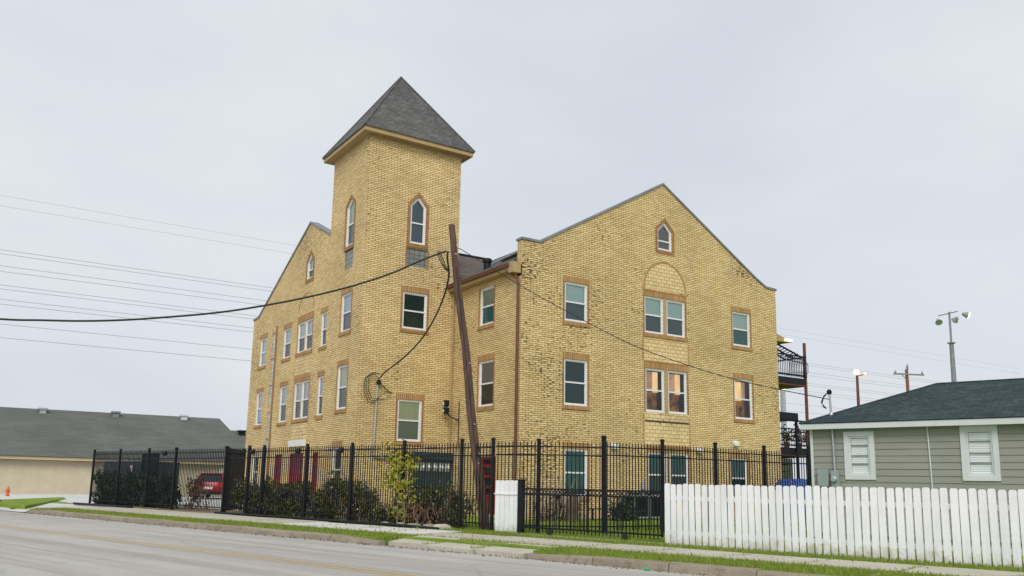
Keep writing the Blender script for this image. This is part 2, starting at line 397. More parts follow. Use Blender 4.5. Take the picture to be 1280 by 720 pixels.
# ------------------------------------------------------------------ ground, road, kerb, walks
g = MB(); g.face([(-900, -300, -.04), (900, -300, -.04), (900, 1500, -.04), (-900, 1500, -.04)]); struct(g.build('ground', M['ground'], recalc=False))
g = MB(STREET); g.face([(-60, -30, 0), (36, -30, 0), (36, 12.95, 0), (-60, 12.95, 0)][::1]); g.face([(36, -30, 0), (260, -30, 0), (260, 12.95, 0), (36, 12.95, 0)])
struct(g.build('road', M['road'], recalc=False))
for i, (a, b) in enumerate(((8.98, 9.08), (9.20, 9.30))):
    g = MB(STREET); g.face([(-60, a, .004), (240, a, .004), (240, b, .004), (-60, b, .004)]); struct(g.build('centre_line', M['yellow'], recalc=False))
# raised lots (lawn) – one slab from the kerb to far behind
g = MB(STREET)
for s0, s1, n0 in ((-60, 10.7, 13.12), (10.7, 15.3, 13.75), (15.3, 35.3, 13.12)):
    g.box(s0, s1, n0, 240, -.3, GZ)
g.hexa([(35.3, 13.12, -.3), (36.2, 17.3, -.3), (36.2, 240, -.3), (35.3, 240, -.3)], [(35.3, 13.12, GZ), (36.2, 17.3, GZ), (36.2, 240, GZ), (35.3, 240, GZ)])
g.box(36.2, 260, 17.3, 240, -.3, GZ-.03)
struct(g.build('lawn', M['lawn'], recalc=True))

def kerb(s0, s1, nose0, nose1):
    g = MB(STREET); prof = [(12.93, 0), (12.955, .115), (12.99, .15), (13.15, .152), (13.15, -.1), (12.93, -.1)]
    N_ = max(2, int((s1-s0)/1.5)); st = []
    for i in range(N_+1):
        s = s0+(s1-s0)*i/N_
        st.append((s, 0 if 0 < i < N_ else 0, random.uniform(-.012, .012)))
    for i in range(N_):
        a, b = st[i], st[i+1]
        ga, gb = a[0]+.006, b[0]-.006
        ja = random.uniform(-.01, .01)
        A = [(ga, n_+ja, z_+(ja if z_ > .05 else 0)) for n_, z_ in prof]; B = [(gb, n_+ja*.5, z_+(ja if z_ > .05 else 0)) for n_, z_ in prof]
        if i == 0 and nose0: A = [(p[0]-.12, p[1]+.05, min(p[2], .09)) for p in A]
        if i == N_-1 and nose1: B = [(p[0]+.12, p[1]+.08, min(p[2], .09)) for p in B]
        for k in range(6):
            j = (k+1) % 6
            g.face([A[k], A[j], B[j], B[k]])
        g.face(A); g.face(list(reversed(B)))
    return struct(g.build('kerb', M['kerb'], bevel=.012))
kerb(-8, 10.75, False, True); kerb(15.2, 35.2, True, True)

# sidewalk slabs
def slabs(name, s0, s1, n0, n1, step, mat, z=GZ+.02, jit=.008, skip=()):
    g = MB(STREET); s = s0; i = 0
    while s < s1-.05:
        e = min(s1, s+step)
        if i not in skip:
            dz = [z+random.uniform(-jit, jit) for _ in range(4)]
            dn = random.uniform(-.01, .01)
            g.hexa([(s+.012, n0+dn, GZ-.08), (e-.012, n0+dn, GZ-.08), (e-.012, n1+dn, GZ-.08), (s+.012, n1+dn, GZ-.08)],
                   [(s+.012, n0+dn, dz[0]), (e-.012, n0+dn, dz[1]), (e-.012, n1+dn, dz[2]), (s+.012, n1+dn, dz[3])])
        s = e; i += 1
    return struct(g.build(name, mat))
slabs('sidewalk', -8, 15.6, 14.36, 15.95, 1.55, M['walk'])
slabs('sidewalk', 15.6, 21.6, 14.36, 16.35, 3.0, M['walk_new'])
slabs('sidewalk', 21.6, 36.0, 14.36, 16.6, 1.8, M['walk'])
# broken driveway apron where the kerb is cut
g = MB(STREET)
for a, b, c, d, t in ((10.95, 12.3, 13.2, 14.30, .0), (12.34, 13.7, 13.12, 14.28, -.01), (13.74, 15.1, 13.3, 14.31, .012)):
    z0 = .06; z1 = GZ+.012+t; j = random.uniform(-.08, .08)
    g.hexa([(a, c+j, -.1), (b, c, -.1), (b, d, -.1), (a, d, -.1)], [(a, c+j, z0), (b, c, z0+.01), (b, d, z1), (a, d, z1)])
struct(g.build('driveway_apron', M['walk']))
# pale driveways on the left
g = MB(STREET)
g.face([(35.4, 12.9, .02), (62, 12.9, .02), (62, 13.6, .02), (38, 13.6, .02)])
g.face([(35.45, 12.9, .021), (38.0, 13.5, .021), (52.8, 21.4, .165), (36.4, 18.0, .162)])
g.face([(36.4, 18.0, .162), (52.8, 21.4, .165), (58, 50, .165), (36.4, 50, .165)])
g.face([(52.8, 21.4, .166), (47.6, 16.2, .166), (52, 8, .166), (64, 22, .166), (60, 30, .166), (56, 30, .166)])
g.face([(38.2, 13.5, .03), (47.5, 16.1, .17), (60, 12, .17), (60, 8, .02), (40, 12.9, .02)])
struct(g.build('driveway', M['drive'], recalc=False))
g = MB(STREET)
isl = [(37.9, 13.9), (40.5, 13.75), (47.4, 16.3), (52.6, 21.3), (49.5, 20.2)]
g.face([(a, b, .178) for a, b in isl]); 
for i in range(len(isl)):
    a, b = isl[i], isl[(i+1) % len(isl)]
    g.face([(a[0], a[1], -.05), (b[0], b[1], -.05), (b[0], b[1], .178), (a[0], a[1], .178)])
struct(g.build('grass_island', M['lawn'], recalc=False))
# paved yard behind the left fence
g = MB(STREET); g.box(29.2, 36.0, 19.3, 48, GZ-.05, GZ+.02); struct(g.build('paved_yard', M['drive']))
g = MB(STREET); g.box(28.6, 32.8, 16.62, 19.2, GZ-.05, GZ+.012); struct(g.build('path', M['soil']))
# soil bed along the fence
g = MB(STREET); g.box(17.2, 28.5, 16.75, 18.4, GZ-.05, GZ+.03); g.box(33.0, 40.5, 16.9, 18.6, GZ-.05, GZ+.03); struct(g.build('planting_bed', M['soil']))
# gravel strip along the gabled front
g = MB(); g.box(18.0, 31.0, 25.35, 26.12, GZ-.04, GZ+.04); struct(g.build('gravel_strip', M['rock']))

# ------------------------------------------------------------------ grass blades and foliage
def leaf_mesh(name, mat, parent, pts, size, aspect=1.7, upright=False, label=None):
    """pts: list of (x,y,z); each carries one small leaf (quad) with its own tilt and tint"""
    off = root_loc(parent)
    v = []; f = []; rnd = []
    for p in pts:
        p = Vector(p) - off
        s = size*random.uniform(.4, 1.5)
        if upright:
            a = random.uniform(0, 6.283); w = s*.12
            lean = Vector((random.gauss(0, .3), random.gauss(0, .3), 1)).normalized()
            d = Vector((math.cos(a), math.sin(a), 0))
            i = len(v); v += [tuple(p-d*w), tuple(p+d*w), tuple(p+lean*s)]; f.append((i, i+1, i+2))
        else:
            n_ = Vector((random.gauss(0, 1), random.gauss(0, 1), random.gauss(.4, 1))).normalized()
            a = n_.cross(Vector((random.gauss(0, 1), random.gauss(0, 1), random.gauss(0, 1)))).normalized(); b = n_.cross(a)
            a = a*s*.5*aspect**.5; b = b*s*.5/aspect**.5
            i = len(v); v += [tuple(p-a), tuple(p-b*.9-a*.1), tuple(p+a), tuple(p+b*.9-a*.1)]; f.append((i, i+1, i+2, i+3))
        rnd.append(min(1, max(0, random.betavariate(2, 2.4))))
    me = bpy.data.meshes.new(name); me.from_pydata(v, [], f); me.materials.append(mat)
    at = me.attributes.new('rnd', 'FLOAT', 'FACE'); at.data.foreach_set('value', rnd)
    o = link(bpy.data.objects.new(name, me)); 
    if parent is not None: o.parent = parent
    return o
def sn(s, n, z): return STREET((s, n, z))
pts = []
def strip(s0, s1, n0, n1, dens):
    for _ in range(int((s1-s0)*(n1-n0)*dens)):
        n_ = random.uniform(n0, n1)
        pts.append(sn(random.uniform(s0, s1), n_, GZ-.005))
strip(1.5, 10.7, 13.15, 14.38, 1200); strip(1.5, 15.6, 15.93, 17.1, 1000); strip(15.2, 24, 13.14, 14.38, 900); strip(24, 35.2, 13.14, 14.36, 420)
strip(10.75, 15.3, 14.22, 14.40, 900); strip(2, 15.5, 17.1, 19.0, 420); strip(7, 19, 18.6, 25.5, 330); strip(15.5, 17.6, 16.3, 18.2, 700)
for s0 in (12.32, 13.72, 15.15):
    for _ in range(140): pts.append(sn(s0+random.gauss(0, .03), random.uniform(13.1, 14.4), .09))
for k in range(-2, 16):
    for _ in range(60): pts.append(sn(-8+1.55*k+7.75+random.gauss(0, .02), random.uniform(14.4, 15.95), GZ))
o = leaf_mesh('grass', M['blade'], None, pts, .062, upright=True)
tag(o, 'short bright green grass on the verges and behind the low gate', 'grass', kind='stuff')

# ------------------------------------------------------------------ the brick building
bld = thing('brick_building', 'large yellow brick building with square spired tower and two gables', 'building', (13.11, 31.25, GZ))
FRONT, SIDE, TFRONT, LEFT = face_x(26.14), face_y(17.36), face_x(31.25), face_y(13.11)
def rect(u0, u1, z0, z1): return [(u0, z0), (u1, z0), (u1, z1), (u0, z1)]
def lancet(u0, u1, z0, zs, za): return [(u0, z0), (u1, z0), (u1, zs), ((u0+u1)/2, za), (u0, zs)]
def inset(poly, d):
    n = len(poly); out = []
    A = sum(poly[i][0]*poly[(i+1) % n][1]-poly[(i+1) % n][0]*poly[i][1] for i in range(n))
    sg = 1 if A > 0 else -1
    for i in range(n):
        p0, p1, p2 = Vector(poly[i-1]), Vector(poly[i]), Vector(poly[(i+1) % n])
        e1 = (p1-p0).normalized(); e2 = (p2-p1).normalized()
        n1 = Vector((-e1.y, e1.x))*sg; n2 = Vector((-e2.y, e2.x))*sg
        k = (n1+n2); k = k/(k.dot(n1)) if abs(k.dot(n1)) > 1e-6 else n1
        q = p1+k*d; out.append((q.x, q.y))
    return out
def wall(fr, outline, holes, mat=None, depth=.16, name='wall'):
    g = MB(fr)
    loops = [[Vector((x, z, 0)) for x, z in outline]] + [[Vector((x, z, 0)) for x, z in h] for h in holes]
    flat = [p for lp in loops for p in lp]
    for tri in tessellate_polygon(loops):
        g.face([(flat[i].x, 0, flat[i].y) for i in tri])
    # make all triangles look outwards
    nrm = fr.b
    for k, f in enumerate(g.f):
        a, b, c = (g.v[i] for i in f)
        if (b-a).cross(c-a).dot(nrm) < 0:
            g.f[k] = f[::-1]; g.uv[k] = g.uv[k][::-1]
    for k in range(len(g.f)):       # same uv direction whatever the winding
        g.uv[k] = [((g.v[i]-fr.o).dot(fr.a), (g.v[i]-fr.o).dot(fr.c)) for i in g.f[k]]
    for h in holes:
        n = len(h)
        for i in range(n):
            a, b = h[i], h[(i+1) % n]
            g.face([(a[0], 0, a[1]), (b[0], 0, b[1]), (b[0], -depth, b[1]), (a[0], -depth, a[1])])
    return g.build(name, mat or M['brick'], bld, recalc=False)

def window(fr, poly, up='pale', lo='char', surround=True, lit=None, mid=None, label=None, jambs=True, fw=.065, parent=None, sill=True, lintel=True, ext=None):
    """poly: opening outline in wall coordinates; returns the frame with pane, blinds and surround below it"""
    parent = parent or bld
    us = [p[0] for p in poly]; zs = [p[1] for p in poly]
    u0, u1, z0, z1 = min(us), max(us), min(zs), max(zs); ztop = z1 if len(poly) == 4 else sorted(zs)[-2]
    mid = mid if mid is not None else (z0+(z1-z0)*.5 if len(poly) == 4 else z0+(ztop-z0)*.52)
    g = MB(fr); g.ring(poly, inset(poly, fw), -.12, -.035)
    inn = inset(poly, fw)
    g.ring(inn, inset(inn, .028), -.11, -.06)
    g.box(u0+fw, u1-fw, -.115, -.05, mid-.03, mid+.03)
    w = g.build('window', M['white'], parent)
    if label: w['label'] = label
    p2 = inset(poly, fw*.5)
    g = MB(fr); g.face([(x, -.095, z) for x, z in p2]); g.build('pane', M['glass'], w, recalc=False)
    # blinds / screens / curtains just behind the glass
    p3 = inset(poly, .02)
    def clip(lo_, hi_):
        out = []
        for i in range(len(p3)):
            a, b = p3[i], p3[(i+1) % len(p3)]
            def ins(p): return lo_-1e-9 <= p[1] <= hi_+1e-9
            if ins(a): out.append(a)
            for lim in ((lo_, hi_) if a[1] < b[1] else (hi_, lo_)):
                if (a[1]-lim)*(b[1]-lim) < 0:
                    t = (lim-a[1])/(b[1]-a[1]); out.append((a[0]+(b[0]-a[0])*t, lim))
        return out
    if lit:
        g = MB(fr); cu = u0+(u1-u0)*.12; cw = u0+(u1-u0)*.64
        g.prism(rect(u0+.1, u1-.05, mid, z1-.08), -.42, -.40); g.build('curtain', M['lit'], w)
        g = MB(fr)
        a = u0+(u1-u0)*(.60 if lit == 'pair' else .22); b = u0+(u1-u0)*(.86 if lit == 'pair' else .62)
        g.prism(rect(a, b, mid-.05, z1-.1), -.30, -.27); g.build('curtain', M['lit_bright'], w)
        g = MB(fr)
        g.prism(rect(u0+.03, u1-.03, z0+.02, mid-.02), -.50, -.47); g.build('curtain', M['lit_dim'], w)
    else:
        if up:
            g = MB(fr); g.prism(clip(mid, z1+1), -.136, -.126); g.build('blind', BL[up], w)
        if lo:
            g = MB(fr); g.prism(clip(z0, mid), -.142, -.130); g.build('blind', BL[lo], w)
    g = MB(fr)                                            # dim room box behind
    g.face([(u0, -.9, z0), (u0, -.9, z1), (u1, -.9, z1), (u1, -.9, z0)])
    for a, b in (((u0, z0), (u1, z0)), ((u1, z0), (u1, z1)), ((u1, z1), (u0, z1)), ((u0, z1), (u0, z0))):
        g.face([(a[0], -.161, a[1]), (a[0], -.9, a[1]), (b[0], -.9, b[1]), (b[0], -.161, b[1])])
    g.build('room', M['dark_room'], w, recalc=False)
    if surround:
        if len(poly) == 4:
            e = .10
            if lintel:
                g = MB(fr); g.box(u0-e, u1+e, -.05, .008, z1+.002, z1+.235); g.build('lintel', M['soldier'], w)
            if jambs:
                for a_, b_ in ((u0-.085, u0-.002), (u1+.002, u1+.085)): g = MB(fr); g.box(a_, b_, -.05, .006, z0, z1+.001); g.build('jamb', M['trimbrick'], w)
            if sill:
                g = MB(fr); g.box(u0-e, u1+e, -.05, .045, z0-.15, z0-.002); g.build('sill', M['soldier'], w)
        else:
            out = inset(poly, -.135); out[0] = (out[0][0], z0-.17); out[1] = (out[1][0], z0-.17)
            g = MB(fr); g.ring(out, inset(poly, -.002), -.04, .02); g.build('surround', M['trimbrick'], w)
    return w

# ---- gabled front (looks to -Y)
Wf = [rect(19.38, 20.50, 7.69, 9.25), rect(28.72, 29.86, 7.69, 9.25), rect(19.38, 20.52, 4.42, 6.21), rect(28.74, 29.90, 4.42, 6.21),
      rect(23.50, 24.56, 7.69, 9.25), rect(24.74, 25.80, 7.69, 9.25), rect(23.52, 24.58, 4.42, 6.22), rect(24.78, 25.86, 4.42, 6.22),
      rect(19.42, 20.55, .98, 2.77), rect(28.38, 29.44, .98, 2.70), rect(23.62, 24.66, .98, 2.79), rect(24.84, 25.90, .98, 2.79)]
Lf = lancet(24.27, 25.09, 11.36, 12.23, 12.64)
front_outline = [(17.36, GZ-.3), (31.67, GZ-.3), (31.67, 10.62), (31.0, 10.64), (30.3, 10.98), (24.60, 14.30), (18.15, 10.60), (17.36, 10.62)]
wall(FRONT, front_outline, Wf+[Lf], M['brick_sooty'])
cfg = [dict(up='mint', lo='slate'), dict(up='mint', lo='teal'), dict(up='dkgreen', lo='dkgreen'), dict(lit='one', label='lamplit window with warm orange curtain'),
       dict(up='mint', lo='slate'), dict(up='mint', lo='slate'), dict(lit='pair', label='lamplit window of a pair'), dict(lit='pair', label='lamplit window of a pair'),
       dict(up='green', lo='green'), dict(up='green', lo='dkgreen'), dict(up='green', lo='dkgreen'), dict(up='green', lo='dkgreen')]
for i, (p, k) in enumerate(zip(Wf, cfg)):
    pair = i in (4, 5, 6, 7, 10, 11)
    window(FRONT, p, surround=not pair, **k)
w = window(FRONT, Lf, up='taupe', lo='taupe', mid=11.78)
# shared surrounds of the pairs, the relieving arch, pilaster lines and pale panels
def pair_trim(fr, u0, u1, mu, mw, z0, z1, sill=True):
    g = MB(fr); g.box(u0-.1, u1+.1, -.05, .008, z1+.002, z1+.30); g.build('lintel', M['soldier'], bld)
    for a_, b_ in ((u0-.085, u0-.002), (u1+.002, u1+.085)): g = MB(fr); g.box(a_, b_, -.05, .006, z0, z1+.001); g.build('jamb', M['trimbrick'], bld)
    if mw: g = MB(fr); g.box(mu-mw/2, mu+mw/2, -.155, .004, z0, z1); g.build('mullion', M['tan_board'], bld)
    if sill: g = MB(fr); g.box(u0-.1, u1+.1, -.05, .05, z0-.16, z0-.002); g.build('sill', M['soldier'], bld)
pair_trim(FRONT, 23.50, 25.80, 24.65, .17, 7.69, 9.25)
pair_trim(FRONT, 23.52, 25.86, 24.68, .19, 4.42, 6.22, False)
pair_trim(FRONT, 23.62, 25.90, 24.75, .17, .98, 2.79)
g = MB(FRONT); g.box(23.47, 25.90, -.02, .03, 4.02, 4.08); g.build('ledge', M['dark_soffit'], bld)
def arch_ring(fr, cu, rx, z0, rz, w_, extra=0):
    g = MB(fr); n = 22
    o_ = [(cu+(rx+w_)*math.cos(math.pi*k/n), z0+(rz+w_)*math.sin(math.pi*k/n)) for k in range(n+1)]
    i_ = [(cu+rx*math.cos(math.pi*k/n), z0+rz*math.sin(math.pi*k/n)) for k in range(n+1)]
    for k in range(n):
        a, b, c, d = o_[k], o_[k+1], i_[k+1], i_[k]
        g.hexa([(a[0], -.02, a[1]), (b[0], -.02, b[1]), (c[0], -.02, c[1]), (d[0], -.02, d[1])], [(a[0], .02, a[1]), (b[0], .02, b[1]), (c[0], .02, c[1]), (d[0], .02, d[1])])
    return g.build('arch_trim', M['archbrick'], bld)
arch_ring(FRONT, 24.66, 1.15, 9.60, 1.19, .085)
g = MB(FRONT)                                                 # tympanum
n = 20; pl = [(24.66+1.128*math.cos(math.pi*k/n), 9.60+1.168*math.sin(math.pi*k/n)) for k in range(n+1)]
g.prism(pl, -.02, .007); g.build('brick_panel', M['brick_pale'], bld)
for z0, z1 in ((6.54, 7.52), (3.12, 4.01), (4.085, 4.41)):
    g = MB(FRONT); g.box(23.47, 25.90, -.02, .007, z0, z1); g.build('brick_panel', M['brick_pale'], bld)
g = MB(FRONT)
for u in (23.37, 25.93): g.box(u, u+.055, -.02, .012, 3.1, 4.30); g.box(u, u+.055, -.02, .012, 6.55, 7.5); g.box(u, u+.055, -.02, .012, 9.57, 9.62)
g.build('pilaster_trim', M['archbrick'], bld)

# ---- parapet thickness + coping of the front gable
g = MB(FRONT)
top = front_outline[2:]
for i in range(len(top)-1):
    a, b = top[i], top[i+1]
    g.face([(a[0], 0, a[1]), (b[0], 0, b[1]), (b[0], -.34, b[1]), (a[0], -.34, a[1])])
g.face([(17.36, -.34, 9.2), (31.67, -.34, 9.2)]+[(x, -.34, z) for x, z in top])
g.face([(17.36, 0, 9.2), (17.36, -.34, 9.2), (17.36, -.34, 10.62), (17.36, 0, 10.62)])
g.face([(31.67, 0, 9.2), (31.67, -.34, 9.2), (31.67, -.34, 10.62), (31.67, 0, 10.62)])
g.build('parapet', M['brick'], bld, recalc=False)
def coping(fr, pl, d0=-.38, d1=.05, t=.09):
    g = MB(fr)
    for i in range(len(pl)-1):
        a, b = pl[i], pl[i+1]
        g.hexa([(a[0], d1, a[1]), (b[0], d1, b[1]), (b[0], d0, b[1]), (a[0], d0, a[1])], [(a[0], d1, a[1]+t), (b[0], d1, b[1]+t), (b[0], d0, b[1]+t), (a[0], d0, a[1]+t)])
    return g.build('coping', M['coping'], bld)
tp = [(31.72, 10.60)]+top[1:-1]+[(17.31, 10.60)]
coping(FRONT, [(x, z-.01) for x, z in tp])

# ---- side wall between front wing and tower (looks to -X); u = -Y
Ws = [rect(-29.17, -28.11, 7.64, 9.18), rect(-29.14, -28.02, 4.38, 6.20)]
door_s = rect(-28.80, -27.70, GZ+.12, 2.42)
wall(SIDE, [(-31.25, GZ-.3), (-26.14, GZ-.3), (-26.14, 9.62), (-31.25, 9.62)], Ws+[door_s])
window(SIDE, Ws[0], up='greygreen', lo='teal', lintel=False); window(SIDE, Ws[1], up='taupe', lo='char')
g = MB(SIDE); g.ring(door_s, inset(door_s, .09), -.14, -.02); g.box(-28.72, -27.78, -.12, -.07, GZ+.2, 1.0)
for z in (1.28, 1.68, 2.08): g.box(-28.72, -27.78, -.12, -.05, z-.06, z+.06)
dr = g.build('door', M['red_door'], bld); dr['label'] = 'red door with dark horizontal panes'
g = MB(SIDE); g.prism(rect(-28.72, -27.78, .98, 2.34), -.135, -.125); g.build('pane', M['car_glass'], dr)
# ---- tower
TT = 15.56
Wt = [rect(14.91, 16.03, 7.60, 9.15), rect(14.87, 15.96, 3.02, 4.70)]
Lt = lancet(15.10, 15.83, 11.24, 12.90, 13.31); gbt = rect(15.00, 15.96, 10.25, 11.03)
wall(TFRONT, [(13.11, GZ-.3), (17.45, GZ-.3), (17.45, TT), (13.11, TT)], Wt+[Lt, gbt], name='tower_wall')
window(TFRONT, Wt[0], up='dkgreen', lo='dkgreen'); window(TFRONT, Wt[1], up='cream', lo='greygreen', jambs=True)
window(TFRONT, Lt, up='slate', lo='slate', mid=12.15)
def glassblock(fr, p, mat='blockglass'):
    g = MB(fr); g.prism(p, -.08, -.05); return g.build('glass_block_panel', M[mat], bld)
glassblock(TFRONT, gbt, 'blockglass_dark')
for a_ in (14.93, 15.965): g = MB(TFRONT); g.box(a_, a_+.065, -.04, .012, 10.2, 11.05); g.build('jamb', M['trimbrick'], bld)
# left flank: facade + tower flank in one plane; u=-Y
Wl = [rect(-33.40, -32.33, 7.48, 9.10), rect(-33.42, -32.36, 4.27, 6.08), rect(-35.70, -35.00, 7.17, 8.69), rect(-35.67, -35.00, 4.15, 5.86),
      rect(-38.71, -37.74, 7.22, 8.67), rect(-37.71, -36.74, 7.22, 8.67), rect(-38.72, -37.75, 4.13, 5.85), rect(-37.72, -36.75, 4.13, 5.85),
      rect(-40.75, -39.68, 7.19, 8.66), rect(-40.80, -39.74, 4.10, 5.84), rect(-44.53, -43.46, 7.20, 8.66), rect(-44.56, -43.53, 4.13, 5.84),
      rect(-44.53, -43.57, .95, 2.60), rect(-33.51, -32.57, .95, 2.74)]
Ll = [lancet(-37.93, -37.11, 10.62, 11.45, 11.84), lancet(-33.33, -32.50, 11.15, 12.90, 13.24)]
gbl = [rect(-33.36, -32.42, 10.14, 10.98)]+[rect(-42.62, -42.02, a, b) for a, b in ((7.64, 8.72), (6.31, 7.41), (4.98, 6.07), (3.65, 4.74), (2.32, 3.41))]
doors = [rect(-40.87, -39.85, GZ+.1, 2.60), rect(-38.81, -37.0, GZ+.1, 2.60), rect(-35.80, -35.10, GZ+.1, 2.60)]
left_outline = [(-46.0, GZ-.3), (-31.25, GZ-.3), (-31.25, TT), (-35.12, TT), (-35.12, 12.16), (-37.79, 13.36), (-45.15, 9.93), (-46.0, 9.90)]
wall(LEFT, left_outline, Wl+Ll+gbl+doors)
lc = [('pale', 'slate'), ('cream', 'olive'), ('pale', 'char'), ('lilac', 'char'), ('pale', 'char'), ('pale', 'char'), ('lilac', 'char'), ('lilac', 'char'),
      ('pale', 'char'), ('lilac', 'char'), ('pale', 'lilac'), ('lilac', 'lilac'), ('dkgreen', 'dkgreen'), ('dkgreen', 'dkgreen')]
for i, (p, (a, b)) in enumerate(zip(Wl, lc)): window(LEFT, p, up=a, lo=b, surround=i not in (4, 5, 6, 7), jambs=i in (0, 1), fw=.06)
for a, b, c, d in ((-38.71, -36.74, 7.22, 8.67), (-38.72, -36.75, 4.13, 5.85)): pair_trim(LEFT, a, b, 0, 0, c, d)
window(LEFT, Ll[0], up='mint', lo='char', fw=.06); window(LEFT, Ll[1], up='mint', lo='teal', fw=.06, mid=12.1)
for k, p in enumerate(gbl): glassblock(LEFT, p, 'blockglass' if k else 'blockglass_dark')
arch_ring(LEFT, -37.73, 1.0, 9.15, .80, .05)
for a_, b_ in ((6.17, 7.05), (3.20, 3.96)): g = MB(LEFT); g.box(-38.74, -36.74, -.02, .007, a_, b_); g.build('brick_panel', M['brick_pale'], bld)
g = MB(LEFT); g.box(-38.82, -36.78, -.02, .10, 2.90, 3.18); g.build('door_hood', M['white'], bld)
for p in doors:
    g = MB(LEFT); g.ring(p, inset(p, .06), -.14, -.02)
    n_ = 2 if p[1][0]-p[0][0] > 1.4 else 1
    wd = (p[1][0]-p[0][0]-.12)/n_
    for k in range(n_):
        a = p[0][0]+.06+wd*k
        g.box(a+.004, a+wd-.004, -.13, -.09, GZ+.12, 2.54)
        for r0, r1 in ((.25, .85), (.95, 1.55), (1.65, 2.2)):
            for cx in (.28, .72):
                g.ring(rect(a+wd*cx-wd*.17, a+wd*cx+wd*.17, GZ+r0, GZ+r1), rect(a+wd*cx-wd*.12, a+wd*cx+wd*.12, GZ+r0+.05, GZ+r1-.05), -.09, -.07)
    g.build('door', M['burgundy'], bld)
# rest of the hull
g = MB()
g.face([(31.67, 26.14, -.2), (31.67, 46, -.2), (31.67, 46, 9.62), (31.67, 26.14, 9.62)]); g.face([(13.11, 46, -.2), (31.67, 46, -.2), (31.67, 46, 9.9), (13.11, 46, 9.9)])
g.build('wall', M['brick'], bld, recalc=False)
g = MB(); g.face([(17.45, 31.25, 9), (17.45, 35.12, 9), (17.45, 35.12, TT), (17.45, 31.25, TT)]); g.face([(13.11, 35.12, 11.3), (17.45, 35.12, 9), (17.45, 35.12, TT), (13.11, 35.12, TT)])
g.build('tower_wall', M['brick'], bld, recalc=False)
g = MB()                                          # back of the flank parapet
g.face([(13.45, 46.0, 9.3), (13.45, 35.12, 9.3), (13.45, 35.12, 12.16), (13.45, 37.79, 13.36), (13.45, 45.15, 9.93), (13.45, 46, 9.9)])
g.build('parapet', M['brick'], bld, recalc=False)
coping(LEFT, [(-46.06, 9.89), (-45.15, 9.92), (-37.79, 13.35), (-35.125, 12.15)])
# vertical brown pipe and corner strip on the flank
g = MB(LEFT); g.tube([(-41.80, .05, .3), (-41.80, .05, 9.0)], .038); g.build('drainpipe', mk('tan_brown_pipe', (.30, .16, .07), .5)[0], bld, smooth=True)
# tower roof
ov = .38; e0, e1, f0, f1 = 13.11-ov, 17.45+ov, 31.25-ov, 35.12+ov; ap = (15.28, 33.18, 19.47)
g = MB(); g.box(e0+.02, e1-.02, f0+.02, f1-.02, TT-.02, TT+.03); g.box(13.06, 17.50, 31.20, 35.17, TT-.12, TT-.021); g.build('tower_soffit', M['tan_board'], bld)
g = MB(); g.ring(rect(e0, e1, 0, 1), rect(e0+.03, e1-.03, 0, 1), 0, 0) if 0 else None
for x0, x1, y0, y1 in ((e0, e1, f0, f0+.03), (e0, e1, f1-.03, f1), (e0, e0+.03, f0+.031, f1-.031), (e1-.03, e1, f0+.031, f1-.031)): g.box(x0, x1, y0, y1, TT-.035, TT+.17)
g.build('tower_fascia', M['tan_board'], bld)
q = .05; E = [(e0-q, f0-q), (e1+q, f0-q), (e1+q, f1+q), (e0-q, f1+q)]; zr = TT+.175
g = MB()
for i in range(4):
    a, b = E[i], E[(i+1) % 4]
    g.face([(a[0], a[1], zr), (b[0], b[1], zr), ap]); g.face([(a[0], a[1], zr-.035), (b[0], b[1], zr-.035), (b[0], b[1], zr), (a[0], a[1], zr)])
g.face([(x, y, zr-.035) for x, y in E])
tr_ = g.build('tower_roof', M['shingle'], bld, recalc=True)
g = MB()
for x, y in E: g.tube([(x, y, zr+.01), ap], .045, 6)
g.build('ridge_cap', M['shingle'], tr_)
# main roofs
def gable_roof(axis, c, half, z_e, z_r, a0, a1, mat, t=.12):
    g = MB()
    for sgn in (-1, 1):
        e = c+sgn*half
        if axis == 'Y': P = [(e, a0, z_e), (c, a0, z_r), (c, a1, z_r), (e, a1, z_e)]
        else: P = [(a0, e, z_e), (a0, c, z_r), (a1, c, z_r), (a1, e, z_e)]
        Q = [(x, y, z-t) for x, y, z in P]
        g.hexa(Q, P)
    return g.build('roof', mat, bld)
rf = gable_roof('Y', 24.5, 7.55, 9.70, 13.85, 26.49, 46.2, M['shingle'])
g = MB(); sl_ = (13.13-9.95)/7.2; zy = lambda y: 13.13-abs(y-37.8)*sl_
for x0, x1, y0, y1 in ((17.46, 31.5, 31.2, 37.8), (13.46, 17.459, 35.13, 37.8), (13.46, 31.5, 37.8, 46.3)):
    g.hexa([(x0, y0, zy(y0)-.12), (x1, y0, zy(y0)-.12), (x1, y1, zy(y1)-.12), (x0, y1, zy(y1)-.12)], [(x0, y0, zy(y0)), (x1, y0, zy(y0)), (x1, y1, zy(y1)), (x0, y1, zy(y1))])
rm = g.build('roof', M['shingle_brown'], bld)
g = MB(); g.tube([(17.3, 37.8, 13.16), (23.0, 37.8, 13.16)], .09, 8); g.build('ridge_cap', M['black'], rm)
